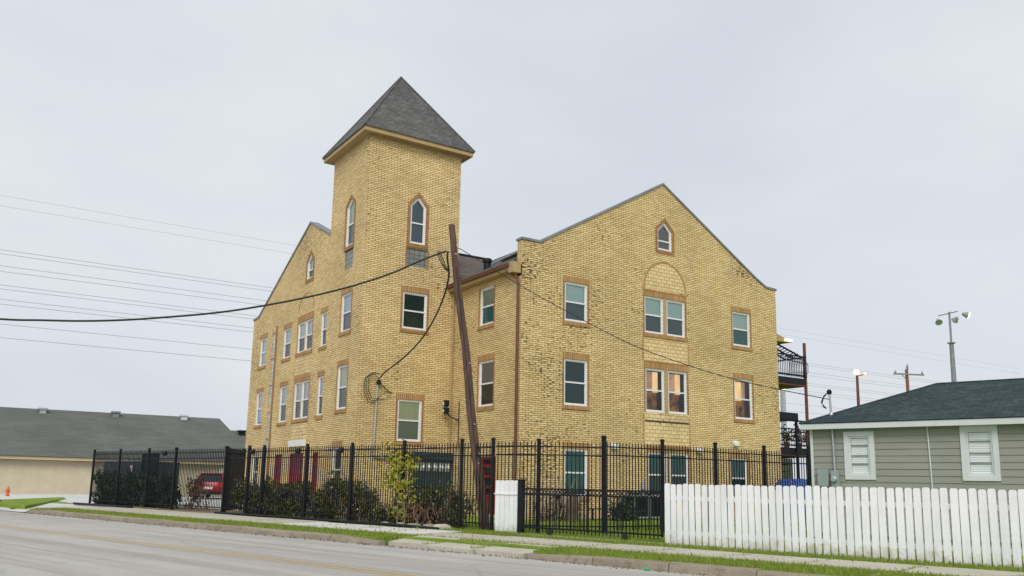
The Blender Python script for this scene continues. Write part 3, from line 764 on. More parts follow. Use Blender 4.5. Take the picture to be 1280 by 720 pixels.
# gutter, fascia, soffit on the side wall; right-hand eave
g = MB()
g.box(17.05, 17.355, 26.5, 31.24, 9.40, 9.45)
g.box(17.02, 17.05, 26.5, 31.24, 9.40, 9.62); g.build('soffit', M['tan_board'], bld)
g = MB(); P = [(16.92, 9.53), (16.89, 9.655), (16.91, 9.66), (16.94, 9.55), (17.0, 9.55), (17.015, 9.66), (17.018, 9.52)]
g = MB(Frame((0, 0, 0), (1, 0, 0), (0, 1, 0))); g.prism(P, 26.45, 31.22); g.build('gutter', M['brown_metal'], bld)
g = MB(); g.prism([(31.68, 9.40), (32.05, 9.40), (32.10, 9.70), (31.68, 9.72)], 26.5, 46); g.build('gutter', M['brown_metal'], bld)
g = MB(); g.tube([(16.95, 26.62, 9.48), (16.97, 26.55, 9.35), (17.25, 26.30, 9.1), (17.28, 26.27, 8.9), (17.28, 26.27, .3)], .055, 8); g.build('downspout', M['brown_metal'], bld, smooth=True)
g = MB(); g.box(16.98, 17.358, 26.20, 26.55, 9.28, 9.70); g.build('eave_return', M['tan_board'], bld)
g = MB(TFRONT); g.tube([(17.25, .06, .3), (17.25, .06, 9.3)], .03, 6); g.build('drainpipe', M['tan_board'], bld, smooth=True)
# things on the roof near the gutter
def roof_z(x): return 9.70 + (13.85-9.70)/7.55*(x-16.95)
t = thing('roof_vent', 'dark round vent pipe on the lower edge of the wing roof', 'roof vent', (18.0, 29.75, roof_z(18.0)))
g = MB(); g.lathe((18.0, 29.75, roof_z(18.0)-.1), [(0, 0), (.15, 0), (.15, .35), (.20, .35), (.20, .48), (.16, .52), (0, .52)], 14); g.build('cap', M['black'], t, smooth=True)
t = thing('ladder', 'grey folded ladder lying on the wing roof by the gable', 'ladder', (18.3, 27.6, roof_z(18.3)))
g = MB()
for dx in (0, .38):
    g.tube([(17.5+dx, 26.7, roof_z(17.5+dx)+.24), (17.5+dx, 28.6, roof_z(17.5+dx)+.14)], .03, 6)
g.build('rail', M['galv'], t); g = MB()
for k in range(7): y = 26.85+k*.27; zz = .24-.10*k/6; g.tube([(17.5, y, roof_z(17.5)+zz), (17.88, y, roof_z(17.88)+zz)], .018, 5)
g.build('rung', M['galv'], t)
t = thing('roof_rack', 'black low duct box on the wing roof behind the gutter', 'roof duct', (18.5, 28, roof_z(18.5)))
g = MB(); x0, x1 = 18.35, 19.2
g.hexa([(x0, 26.55, roof_z(x0)-.05), (x1, 26.55, roof_z(x1)-.05), (x1, 29.2, roof_z(x1)-.05), (x0, 29.2, roof_z(x0)-.05)],
       [(x0, 26.55, roof_z(x0)+.34), (x1, 26.55, roof_z(x1)+.26), (x1, 29.2, roof_z(x1)+.16), (x0, 29.2, roof_z(x0)+.14)])
g.build('body', M['black'], t, bevel=.03)

# ------------------------------------------------------------------ fixtures on the walls
def wallbox(name, label, cat, fr, u, z, mat='white', w=.22, h=.2, d=.12):
    t = thing(name, label, cat, fr((u, 0, z)))
    g = MB(fr); g.box(u-w/2, u+w/2, .0, .05, z-h/2, z+h/2); g.build('bracket', M[mat], t)
    g = MB(fr)
    for k in (-1, 1):
        cx = u+k*w*.33
        g.hexa([(cx-.07, .05, z-.02), (cx+.07, .05, z-.02), (cx+.08, .05+d, z-.10), (cx-.08, .05+d, z-.10)], [(cx-.07, .05, z+.1), (cx+.07, .05, z+.1), (cx+.08, .05+d, z+.04), (cx-.08, .05+d, z+.04)])
    g.build('lamp_head', M[mat], t, bevel=.01)
wallbox('floodlight', 'white twin floodlight left of the paired ground windows', 'floodlight', FRONT, 21.78, 2.94)
wallbox('floodlight', 'white twin floodlight right of the paired ground windows', 'floodlight', FRONT, 26.42, 2.95)
wallbox('wall_box', 'small white box on the brick above the last ground window', 'wall box', FRONT, 28.65, 3.33, w=.24, h=.26)
t = thing('junction_box', 'small grey box with elbow pipe low on the gabled front', 'junction box', FRONT((23.3, 0, 1.4)))
g = MB(FRONT); g.box(23.2, 23.42, 0, .1, 1.3, 1.6); g.build('box', M['galv'], t, bevel=.01)
g = MB(FRONT); g.tube([(23.3, .05, 1.3), (23.3, .05, .9), (23.3, .0, .85)], .025, 6); g.build('pipe', M['galv'], t)
t = thing('floodlight', 'black double floodlight on an arm in the inner corner', 'floodlight', SIDE((-30.9, 0, 4.1)))
g = MB(SIDE); g.tube([(-30.6, .03, 2.9), (-30.6, .03, 4.7)], .02, 6); g.tube([(-30.6, .05, 3.95), (-30.75, .3, 4.05), (-30.9, .45, 4.25)], .03, 6); g.build('arm', M['black'], t)
g = MB(SIDE)
for z in (4.32, 4.62): g.lathe((-30.93, .45, z), [(0, -.13), (.10, -.13), (.13, 0), (.12, .12), (.05, .15), (0, .15)], 12)
g.build('lamp_head', M['black'], t, smooth=True)
g = MB(SIDE)
for z in (4.32, 4.62): g.box(-30.99, -30.9, .56, .585, z-.06, z+.06)
g.build('lens', M['white'], t)
# service conduit with weatherhead and loose wires on the tower
t = thing('service_conduit', 'pale electric conduit with weatherhead and looped black wires on the tower', 'conduit', TFRONT((13.93, 0, 2.6)))
g = MB(TFRONT); g.tube([(13.86, .07, 2.55), (13.93, .07, 5.25)], .042, 8); g.tube([(13.86, .07, 2.55), (13.9, .09, 2.35), (14.6, .09, 2.3)], .042, 8); g.build('pipe', M['galv'], t, smooth=True)
g = MB(TFRONT); g.lathe((13.95, .12, 5.25), [(0, -.06), (.09, -.04), (.1, .06), (.06, .13), (0, .15)], 10); g.build('weatherhead', M['black'], t, smooth=True)
g = MB(TFRONT)
def loop(c, rx, rz, ph0, ph1, off):
    return [(c[0]+rx*math.cos(ph0+(ph1-ph0)*k/14)+.03*math.sin(k*2.1+off), .16+.06*math.sin(k*.9+off), c[1]+rz*math.sin(ph0+(ph1-ph0)*k/14)) for k in range(15)]
for k in range(3): g.tube(loop((13.72+.05*k, 5.05+.04*k), .42-.04*k, .60-.05*k, 1.2, 5.0+.3*k, k), .014, 5)
for k in range(3): g.tube([(13.97, .15, 5.28), (14.12+.1*k, .2, 5.1-.06*k), (14.35+.1*k, .16, 4.95-.03*k), (14.2+.1*k, .12, 4.9)], .013, 5)
g.tube([(13.9, .1, 4.6), (14.2, .14, 4.62), (14.42, .14, 4.7), (14.47, .14, 4.9)], .012, 5)
g.tube([(13.95, .2, 5.34), (13.75, .25, 5.55), (13.55, .2, 5.55), (13.36, .18, 5.4), (13.3, .15, 5.05)], .014, 5)
g.build('loose_wire', M['cable'], t)
# electric meter bank at the foot of the tower
t = thing('meter_cabinet', 'dark teal electric meter bank with a row of round meters', 'meter bank', TFRONT((16.4, 0, 1.3)))
g = MB(TFRONT); g.box(15.48, 17.25, .02, .30, 1.25, 2.30); g.box(15.42, 17.31, .02, .36, 2.30, 2.62); g.box(15.6, 17.1, .02, .2, .3, 1.25); g.build('cabinet', M['dark_teal'], t, bevel=.012)
for k in range(6):
    x = 15.64+k*.28
    g = MB(TFRONT); g.box(x-.10, x+.10, .30, .33, 1.86, 2.18); mbk = g.build('meter', M['galv'], t)
    g = MB(Frame(TFRONT((x, .33, 2.02)), (1, 0, 0), (0, 0, 1), (0, -1, 0))); g.lathe((0, 0, 0), [(.075, 0), (.07, .09), (.04, .11), (0, .11)], 12); g.build('dial', M['white'], mbk, smooth=True)

# ------------------------------------------------------------------ pieces standing by the gabled front
def ac(x, y, w, h, label):
    t = thing('air_conditioner', label, 'air conditioner', (x, y, GZ), 'condensers along the gabled front')
    g = MB(); g.box(x-w/2, x+w/2, y-w/2, y+w/2, GZ+.05, GZ+.12); g.box(x-w/2, x+w/2, y-w/2, y+w/2, GZ+h-.06, GZ+h)
    for sx in (-1, 1):
        for sy in (-1, 1): g.box(x+sx*(w/2-.03)-.03, x+sx*(w/2-.03)+.03, y+sy*(w/2-.03)-.03, y+sy*(w/2-.03)+.03, GZ+.12, GZ+h-.06)
    g.build('casing', M['galv'] if 0 else M['grey_box'], t)
    g = MB()
    for k in range(int((h-.2)/.05)): z = GZ+.14+k*.05; g.box(x-w/2+.01, x+w/2-.01, y-w/2+.01, y+w/2-.01, z, z+.022)
    g.build('louvre', M['black'], t)
    g = MB(); g.box(x-w/2+.05, x+w/2-.05, y-w/2+.05, y+w/2-.05, GZ+.12, GZ+h-.08); g.build('coil', M['black'], t)
    g = MB(); g.lathe((x, y, GZ+h), [(w*.4, 0), (w*.4, .05), (w*.3, .07), (0, .07)], 16); g.build('fan_guard', M['black'], t)
    return t
ac(19.15, 25.6, .66, .95, 'air conditioner unit standing alone under the left ground window')
ac(22.45, 25.6, .74, .95, 'left air conditioner unit of the two under the paired windows')
ac(23.28, 25.6, .74, .95, 'right air conditioner unit of the two under the paired windows')
t = thing('bench', 'small black metal frame bench on the lawn by the brick', 'bench', (20.2, 25.0, GZ))
g = MB(); g.box(19.72, 20.72, 24.8, 25.2, GZ+.40, GZ+.44); g.build('seat', M['black'], t)
for x in (19.75, 20.68):
    for y in (24.83, 25.16): g = MB(); g.box(x-.02, x+.02, y-.02, y+.02, GZ, GZ+.40); g.build('leg', M['black'], t)

# ------------------------------------------------------------------ iron fences
def fence_post(fr, a, b, z1, parent, w=.036):
    g = MB(fr); g.box(a-w, a+w, b-w, b+w, GZ-.1, z1-.05); g.box(a-w-.012, a+w+.012, b-w-.012, b+w+.012, z1-.05, z1-.02)
    g.box(a-w*.8, a+w*.8, b-w*.8, b+w*.8, z1-.02, z1)
    return g.build('post', M['black'], parent)
def iron_panel(fr, a0, a1, b, zt, parent, sp=.112, zb=GZ+.10):
    g = MB(fr)
    for z in (zt-.12, zt-.34, zb+.1): g.box(a0+.045, a1-.045, b-.02, b+.02, z-.018, z+.018)
    n = max(1, int(round((a1-a0)/sp)))
    for k in range(1, n):
        x = a0+(a1-a0)*k/n + random.uniform(-.003, .003)
        g.box(x-.0105, x+.0105, b-.0105, b+.0105, zb, zt-.02)
        g.face([(x-.011, b-.011, zt-.02), (x+.011, b-.011, zt-.02), (x, b, zt+.03)]); g.face([(x+.011, b+.011, zt-.02), (x-.011, b+.011, zt-.02), (x, b, zt+.03)])
        g.face([(x+.011, b-.011, zt-.02), (x+.011, b+.011, zt-.02), (x, b, zt+.03)]); g.face([(x-.011, b+.011, zt-.02), (x-.011, b-.011, zt-.02), (x, b, zt+.03)])
    return g.build('panel', M['black'], parent, recalc=False)
FN = 17.3
t = thing('iron_fence', 'long black iron picket fence along the sidewalk in front of the building', 'fence', sn(15.55, FN, GZ))
posts = [39.85, 37.31, 34.73, 32.50, 28.81, 27.3, 26.37, 23.86, 21.51, 19.09, 16.72, 15.55]
for i, s_ in enumerate(posts): fence_post(STREET, s_, FN, 2.60+(.03 if s_ < 20 else 0), t, .05 if s_ in (32.5, 28.81) else .037)
for a, b in zip(posts[:-1], posts[1:]): iron_panel(STREET, b, a, FN, 2.50, t)
t = thing('iron_fence', 'black iron picket fence crossing the lot behind the low sliding gate', 'fence', (12.45, 17.8, GZ))
A0 = Vector(sn(15.5, FN, 0)); fx = Frame((0, 17.8, 0), (1, 0, 0), (0, 1, 0))
PC = sn(14.22, 17.62, 0); fence_post(WORLD, PC.x, PC.y, 2.60, t, .038)
px = [14.53, 16.62, 18.70, 20.80, 22.87]
for i, x in enumerate(px): fence_post(fx, x, 0, 2.72, t, .047 if i == 0 else .038)
for a, b in zip(px[:-1], px[1:]): iron_panel(fx, a, b, 0, 2.55, t)
for A_0, B_0 in ((A0, PC), (PC, Vector((14.53, 17.8, 0)))):
    d = B_0-A_0; L = d.length; d.normalize()
    iron_panel(Frame(A_0, d, d.cross(Vector((0, 0, 1)))), 0, L, 0, 2.52, t)
iron_panel(fx, 22.87, 25.6, 0, 2.55, t); fence_post(fx, 25.6, 0, 2.72, t)
# open gate leaf near the left end
t = thing('gate_leaf', 'black iron gate leaf swung inwards off the sidewalk fence', 'gate', sn(28.75, FN, GZ))
base = Vector(sn(28.72, FN+.06, 0)); dv = (Vector((.52, .855, 0))).normalized()
gf = Frame(base, dv, dv.cross(Vector((0, 0, 1))))
g = MB(gf)
for z in (2.40, 2.18, .35): g.box(.05, 1.95, -.02, .02, z-.02, z+.02)
for k in range(19): x = .10+k*.10; g.box(x-.012, x+.012, -.012, .012, .25, 2.52)
g.build('pickets', M['black'], t)
g = MB(gf); g.box(1.95, 2.05, -.05, .05, .2, 2.58); g.box(0, .05, -.03, .03, .2, 2.55); g.build('frame', M['black'], t)
g = MB(gf); g.box(.05, 1.95, .03, .045, .4, 2.3); g.build('mesh_screen', M['black'], t)

# low sliding gate
GN = 17.0
t = thing('sliding_gate', 'low black iron sliding gate with a ring band along its top', 'gate', sn(12.2, GN, GZ))
g = MB(STREET)
for z in (1.30, 1.16, .34): g.box(10.14, 14.24, GN-.022, GN+.022, z-.02, z+.02)
for s_ in (10.16, 14.22, 12.2): g.box(s_-.025, s_+.025, GN-.022, GN+.022, .30, 1.32)
g.build('frame', M['black'], t)
g = MB(STREET)
for k in range(1, 38):
    x = 10.16+4.05*k/38; g.box(x-.0095, x+.0095, GN-.0095, GN+.0095, .24, 1.14)
g.build('pickets', M['black'], t)
g = MB(STREET)
for k in range(38):
    x = 10.16+4.05*(k+.5)/38; n_ = 10; r1, r0 = .052, .036
    o_ = [(x+r1*math.cos(6.2832*j/n_), 1.23+r1*math.sin(6.2832*j/n_)) for j in range(n_)]; i_ = [(x+r0*math.cos(6.2832*j/n_), 1.23+r0*math.sin(6.2832*j/n_)) for j in range(n_)]
    g.ring(o_, i_, GN-.008, GN+.008)
g.build('ring_band', M['black'], t)
for s_ in (11.15, 13.35):
    g = MB(Frame(sn(s_, GN-.03, .25), TS, (0, 0, 1), NS)); g.lathe((0, 0, 0), [(0, 0), (.075, 0), (.085, .02), (.085, .04), (.075, .06), (0, .06)], 14); g.build('wheel', M['rubber'], t)
g = MB(STREET); g.box(9.6, 14.4, GN-.12, GN+.12, GZ-.05, GZ+.022); struct(g.build('gate_track', M['walk_new']))
t = thing('gate_post', 'thick black post between the white panel and the sliding gate', 'post', sn(14.5, GN+.15, GZ))
g = MB(STREET); g.box(14.31, 14.45, GN+.05, GN+.19, GZ-.1, 1.50); g.box(14.295, 14.465, GN+.035, GN+.205, 1.50, 1.53); g.build('shaft', M['black'], t)

# white picket fences
def picket(s0, w, n_, z1, parent, lean=0, z0=GZ+.03):
    g = MB(STREET); c = .03; zt = z1
    pl = [(s0, z0), (s0+w, z0), (s0+w+lean, zt-c), (s0+w-c*.8+lean, zt), (s0+c*.8+lean, zt), (s0+lean, zt-c)]
    g.prism(pl, n_, n_+.02)
    return g.build('picket', M['picket'], parent)
t = thing('picket_fence', 'long white wooden picket fence in front of the grey house', 'fence', sn(6, 16.9, GZ))
s_ = 10.02; k = 0
while s_ > .5:
    w_ = .126+random.uniform(-.004, .004)
    picket(s_-w_, w_, 16.88+random.uniform(-.006, .006), 1.475+random.uniform(-.012, .010), t, random.uniform(-.014, .014), GZ-.05)
    s_ -= w_+.029+random.uniform(-.006, .007); k += 1
for z in (.42, 1.16):
    g = MB(STREET); g.box(.4, 10.02, 16.912, 16.95, z-.045, z+.045); g.build('rail', M['white_paint'], t)
for s2 in (9.95, 7.5, 5.05, 2.6):
    g = MB(STREET); g.box(s2-.045, s2+.045, 16.951, 17.04, GZ-.1, 1.38); g.build('post', M['white_paint'], t)
t = thing('picket_fence', 'short white picket panel beside the leaning pole', 'fence', sn(15, 17.2, GZ))
for k in range(5): picket(14.50+k*.165, .15, 17.16, 1.50+random.uniform(-.005, .005), t, 0, GZ+.02)
for z in (.42, 1.20): g = MB(STREET); g.box(14.48, 15.34, 17.182, 17.22, z-.04, z+.04); g.build('rail', M['white_paint'], t)
g = MB(STREET); g.box(14.48, 15.34, 17.135, 17.157, 1.13, 1.16); g.build('batten', M['white_paint'], t)

# ------------------------------------------------------------------ leaning pole, cables
t = thing('utility_pole', 'tall dark wooden utility pole leaning left beside the sidewalk', 'utility pole', (12.41, 20.29, GZ))
pb, pt = Vector((12.44, 20.27, -.2)), Vector((11.41, 20.9, 8.74))
P = [pb.lerp(pt, k/10)+Vector((.02*math.sin(k*1.3), .015*math.cos(k*1.7), 0)) for k in range(11)]
g = MB(); g.tube(P, [.145-.0055*k for k in range(11)], 14); g.build('shaft', M['wood_pole'], t, smooth=True)
g = MB(); q0 = pb.lerp(pt, .02)+Vector((-.09, -.12, 0)); q1 = pb.lerp(pt, .86)+Vector((-.05, -.10, 0)); g.tube([q0, q0.lerp(q1, .5)+Vector((-.01, -.01, 0)), q1], .012, 5); g.build('ground_wire', M['cable'], t)
g = MB()
for k, f_ in enumerate((.18, .24, .27, .36, .55, .9, .93)):
    c_ = pb.lerp(pt, f_)+Vector((.03*(-1)**k, -.135+.03*f_, 0)); g.box(c_.x-.02, c_.x+.02, c_.y-.02, c_.y+.02, c_.z-.02, c_.z+.02)
g.build('bolts', M['galv'], t)
g = MB(); g.tube([(11.36, 20.85, 7.95), (11.27, 20.9, 7.95)], .02, 6); g.tube([(11.55, 20.8, 8.05), (11.63, 20.72, 8.03)], .02, 6); g.build('bracket', M['galv'], t)
def cable(name, label, pts, r, mat='cable', cat='cable', group=None, sub=6):
    P = [Vector(p) for p in pts]; Q = []
    for i in range(len(P)-1):
        p0, p1, p2, p3 = P[max(i-1, 0)], P[i], P[i+1], P[min(i+2, len(P)-1)]
        for k in range(sub):
            u = k/sub
            Q.append(.5*((2*p1)+(p2-p0)*u+(2*p0-5*p1+4*p2-p3)*u*u+(3*p1-p0-3*p2+p3)*u**3))
    Q.append(P[-1])
    g = MB(); g.tube(Q, r, 6); o = g.build(name, M[mat], None, smooth=True)
    return tag(o, label, cat, group)
cable('cable', 'thick black cable sagging left from the leaning pole across the tower',
      [(11.3, 20.96, 7.95), (10.7, 21.17, 7.66), (9.87, 21.46, 7.19), (8.94, 21.78, 6.77), (7.84, 22.17, 6.37), (6.67, 22.58, 6.02), (5.52, 22.97, 5.74), (4.23, 23.43, 5.52), (3.32, 23.74, 5.39), (2.43, 24.06, 5.31), (1.56, 24.36, 5.27), (.7, 24.66, 5.24), (-1.5, 25.42, 5.3), (-4.2, 26.4, 5.55), (-7, 27.35, 6.0)], .028)
cable('cable', 'black service cable curving down from the leaning pole to the conduit',
      [(11.35, 20.94, 7.95), (11.42, 21.1, 7.8), (12.0, 22.05, 7.50), (12.46, 23.26, 7.05), (12.79, 24.54, 6.57), (13.04, 25.85, 6.17), (13.17, 27.24, 5.80), (13.3, 28.57, 5.58), (13.58, 29.86, 5.50), (13.95, 31.05, 5.45)], .028)
for k in range(3):
    cable('pigtail', 'short black splice wires looped beside the leaning pole top', [(11.05+.04*k, 21.02, 7.93), (11.1+.06*k, 21.02, 7.75), (11.22+.05*k, 21.0, 7.52), (11.36+.02*k, 20.98, 7.38)], .013, group='splice wires on the leaning pole')
cable('cable', 'thin grey service wire running right from the leaning pole to the house mast',
      [(11.62, 20.73, 8.03), (12.51, 20.04, 7.33), (13.42, 19.33, 6.64), (14.6, 18.41, 5.82), (15.6, 17.63, 5.19), (16.67, 16.8, 4.70), (17.59, 16.08, 4.34), (18.61, 15.29, 4.05), (19.62, 14.50, 3.80)], .012)
for z in (23.59, 22.73, 19.14, 18.81, 17.84, 17.39, 16.29, 15.97, 15.13, 14.75, 13.15, 12.07):
    faint = z > 20
    g = MB(); g.tube([(-60, 78, z), (160, 78, z)], .010 if faint else .019, 5)
    tag(g.build('power_line', M['wire']), 'thin grey overhead power line far behind the brick building', 'power line', 'overhead power lines')

# ------------------------------------------------------------------ balconies on the right flank
t = thing('balcony', 'upper black steel balcony with curved bars on the right flank', 'balcony', (31.67, 26.6, 6.5))
def bal(t, z0, zr, x1=34.2, y0=26.55, y1=31.0):
    g = MB(); g.box(31.70, x1, y0, y1, z0-.35, z0-.02); g.build('deck', M['black'], t)
    g = MB(); g.box(31.70, x1-.02, y0-.03, y1, z0-.40, z0-.352); g.build('joist', M['rust'], t)
    g = MB(); g.box(31.70, x1, y0-.05, y0-.01, zr-.03, zr+.03); g.box(31.70, x1, y0-.05, y0-.01, z0+.06, z0+.14); g.box(x1-.04, x1, y0, y1, zr-.03, zr+.03); g.build('rail', M['black'], t)
    g = MB()
    for k in range(1, 20): x = 31.70+(x1-31.7)*k/20; g.box(x-.012, x+.012, y0-.04, y0-.02, z0, zr)
    g.build('balusters', M['black'], t)
bal(t, 6.68, 7.72)
g = MB(); g.tube([(34.2, 26.6, GZ), (34.2, 26.6, 8.42)], .075, 8); g.build('post', M['rust'], t)
g = MB()
for j in range(9):
    y = 26.6+.12*j; pts_ = [(31.75+2.2*k/8, y+.4*math.sin(math.pi*k/8), 7.80+.50*math.sin(math.pi*(k/8)**.8)-.1*k/8) for k in range(9)]
    if j in (0, 4, 8): g.tube(pts_, .045, 5)
for j in range(12):
    x = 32.7+.12*j; g.tube([(x, 26.52, 7.72), (x+.14, 26.40, 7.3), (x+.10, 26.38, 6.95), (x, 26.52, 6.7)], .02, 4)
for k in range(6): g.tube([(32.6+.22*k, 26.6, 8.1-.05*k), (32.9+.22*k, 27.5, 8.0-.05*k)], .025, 4)
g.build('canopy_bars', M['black'], t)
t = thing('awning', 'small tan awning with a lamp jutting from the right flank', 'awning', (31.67, 26.6, 8.5))
g = MB(); g.hexa([(31.68, 26.5, 8.28), (33.2, 26.5, 8.34), (33.2, 28.2, 8.34), (31.68, 28.2, 8.28)], [(31.68, 26.5, 8.75), (33.2, 26.5, 8.38), (33.2, 28.2, 8.38), (31.68, 28.2, 8.75)]); g.build('hood', M['tan_board'], t)
g = MB(); g.box(32.65, 33.1, 26.42, 26.5, 8.37, 8.45); g.build('lamp', M['lamp_on_white'], t)
t = thing('flank_lamp', 'small glowing orange lamp under the upper steel balcony', 'lamp', (31.9, 26.6, 6.1))
g = MB(); g.lathe((31.98, 26.7, 6.18), [(0, -.10), (.06, -.08), (.08, 0), (.05, .06), (0, .08)], 10); g.build('bulb', M['lamp_on'], t, smooth=True)
g = MB(); g.box(31.95, 32.02, 26.67, 26.74, 6.255, 6.33); g.build('socket', M['black'], t)
t = thing('porch', 'lower dark steel porch with posts beside the grey house', 'porch', (31.67, 26.6, GZ))
bal(t, 3.35, 4.2, 35.2)
g = MB(); g.box(31.70, 33.3, 26.4, 30.8, 4.60, 4.95); g.box(31.70, 35.2, 26.4, 26.5, 4.55, 4.62); g.build('canopy', M['black'], t)
for x in (31.85, 33.2, 35.1): g = MB(); g.box(x-.05, x+.05, 26.4, 26.5, GZ, 4.6); g.build('post', M['black'], t)
g = MB()
for k in range(9): g.hexa([(33.6-.2*k, 27.0, 3.2-.33*k), (33.9-.2*k, 27.0, 3.2-.33*k), (33.9-.2*k, 28.0, 3.2-.33*k), (33.6-.2*k, 28.0, 3.2-.33*k)], [(33.6-.2*k, 27.0, 3.25-.33*k), (33.9-.2*k, 27.0, 3.25-.33*k), (33.9-.2*k, 28, 3.25-.33*k), (33.6-.2*k, 28, 3.25-.33*k)])
g.build('stair', M['dark_teal'], t)
g = MB(); g.box(31.72, 37.5, 30.2, 30.3, GZ, 3.0); g.build('skirt', mk('olive_boards', (.10, .10, .065), .8)[0], t)
for k, x in enumerate((32.3, 33.1, 34.0, 34.7)):
    tp_ = thing('potted_plant', ['yellow-green potted plant at the left end of the porch deck', 'dark potted plant second from left on the porch deck', 'tall potted plant third from left on the porch deck', 'potted plant at the right end of the porch deck'][k], 'plant', (x, 26.95, 3.35), 'plants on the porch deck')
    g = MB(); g.lathe((x, 26.95, 3.33), [(0, 0), (.11, 0), (.15, .28), (.13, .28), (0, .25)], 12); g.build('pot', M['rust'], tp_)
    P = [(x+random.gauss(0, .16), 26.95+random.gauss(0, .14), 3.65+abs(random.gauss(.15, .28))) for _ in range(220)]
    leaf_mesh('leaves', M[('vine', 'shrub', 'russet', 'shrub')[k]], tp_, P, .10)
t = thing('tarp_cover', 'crumpled bright blue tarp over a low pile behind the fence', 'tarp', (31.6, 24.9, GZ))
g = MB(); nx, ny = 14, 8
for i in range(nx):
    for j in range(ny):
        def hz(i_, j_): 
            e = math.sin(math.pi*i_/nx)*math.sin(math.pi*j_/ny)
            return GZ+1.66*min(1, e*2.6)+.10*math.sin(i_*2.3+j_*1.7)*e
        q = [(29.8+3.6*a/nx, 23.8+2.2*b/ny, hz(a, b)) for a, b in ((i, j), (i+1, j), (i+1, j+1), (i, j+1))]
        g.face(q)
g.build('sheet', M['tarp'], t)

# ------------------------------------------------------------------ grey house on the right
t = thing('siding_house', 'single-storey grey lap-siding house with blue-grey hip roof', 'house', sn(8.83, 22.5, GZ))
HN = 22.5; HS0, HS1 = 8.83, -5.0; HD = 5.1
w1, w2 = (7.36, 7.88, 1.80, 2.78), (4.57, 5.13, 1.80, 2.86)
g = MB(STREET)
z = .3; 
segs = [(HS1, 4.46), (5.24, 7.25), (7.99, HS0)]
while z < 3.0:
    zt = min(z+.165, 3.02)
    for a, b in ([(HS1, HS0)] if (zt < 1.70) else segs):
        g.hexa([(a, HN-.022, z), (b, HN-.022, z), (b, HN+.05, z), (a, HN+.05, z)], [(a, HN-.004, zt), (b, HN-.004, zt), (b, HN+.05, zt), (a, HN+.05, zt)])
    # left end wall
    g.hexa([(HS0, HN, z), (HS0+.022, HN, z), (HS0+.022, HN+HD, z), (HS0, HN+HD, z)], [(HS0, HN, zt), (HS0+.004, HN, zt), (HS0+.004, HN+HD, zt), (HS0, HN+HD, zt)])
    z = zt
g.box(7.25, 7.99, HN-.012, HN+.05, 2.905, 3.02); g.box(7.25, 7.99, HN-.016, HN+.05, 1.60, 1.679); g.box(4.46, 5.24, HN-.016, HN+.05, 1.60, 1.679); g.box(4.46, 5.24, HN-.012, HN+.05, 2.985, 3.02); g.box(HS1, HS0-.06, HN+.085, HN+.12, .2, 3.0); g.box(HS1, HS0-.01, HN+HD-.05, HN+HD, .1, 3.0)
g.build('wall', M['siding'], t)
g = MB(STREET); g.box(HS0-.02, HS0+.05, HN-.04, HN-.023, .2, 2.98); g.box(HS0+.026, HS0+.05, HN-.022, HN+.08, .2, 2.98); g.build('corner_board', M['white_trim'], t)
g = MB(STREET); g.box(HS1, HS0-.02, HN+.07, HN+HD-.1, .1, .3); g.build('foundation', M['walk'], t)
for k, (a, b, c, d) in enumerate((w1, w2)):
    A = .12
    g = MB(STREET); g.ring(rect(a-A, b+A, c-A, d+A), rect(a, b, c, d), HN-.05, HN+.03); 
    g.ring(rect(a, b, c, d), rect(a+.045, b-.045, c+.045, d-.045), HN-.02, HN+.05)
    wn = g.build('window', M['white_trim'], t)
    wn['label'] = ['smaller house window beside the electric boxes', 'larger house window near the right edge'][k]
    g = MB(STREET); g.face([(a+.04, HN+.012, c+.04), (b-.04, HN+.012, c+.04), (b-.04, HN+.012, d-.04), (a+.04, HN+.012, d-.04)]); g.build('pane', M['glass'], wn, recalc=False)
    g = MB(STREET)
    nb = 18
    for j in range(nb): z = c+.05+(d-c-.1)*j/nb; g.box(a+.05, b-.05, HN+.030, HN+.042, z, z+(d-c-.1)/nb*.88)
    g.build('blind', M['blind_slat'], wn)
    g = MB(STREET)
    for f_ in (.28, .5, .76): z = c+(d-c)*f_; g.box(a+.045, b-.045, HN-.008, HN+.010, z-.013, z+.013)
    g.build('glazing_bar', M['coping'], wn)
    g = MB(STREET); g.box(a, b, HN+.064, HN+.08, c, d); g.build('room', M['dark_room'], wn)
# roof
NE, SE, ZE = 22.2, 9.06, 3.03; RN, RS, ZRg = 24.8, 6.28, 4.28; NB = 2*RN-NE
g = MB(STREET)
A_, B_, C_, D_ = (SE, NE, ZE+.10), (HS1-1, NE, ZE+.10), (RS, RN, ZRg), (HS1-1, RN, ZRg)
E_, F_ = (SE, NB, ZE+.10), (HS1-1, NB, ZE+.10)
g.face([A_, B_, D_, C_]); g.face([A_, C_, E_]); g.face([C_, D_, F_, E_])
g.face([(SE, NE, ZE+.085), (HS1-1, NE, ZE+.085), (HS1-1, NB, ZE+.085), (SE, NB, ZE+.085)])
roofh = g.build('roof', M['shingle_blue'], t)
g = MB(STREET); g.tube([A_, C_, D_], .03, 6); g.build('ridge_cap', M['shingle_blue'], roofh)
g = MB(STREET); g.box(HS1-1, SE-.02, NE+.02, NE+.045, ZE-.06, ZE+.083); g.box(SE-.045, SE-.02, NE+.046, NB-.02, ZE-.06, ZE+.083); g.build('fascia', M['white_trim'], t)
g = MB(STREET); g.box(HS1-1, SE-.05, NE+.046, HN+.1, ZE-.055, ZE-.035); g.build('soffit', M['white_trim'], t)
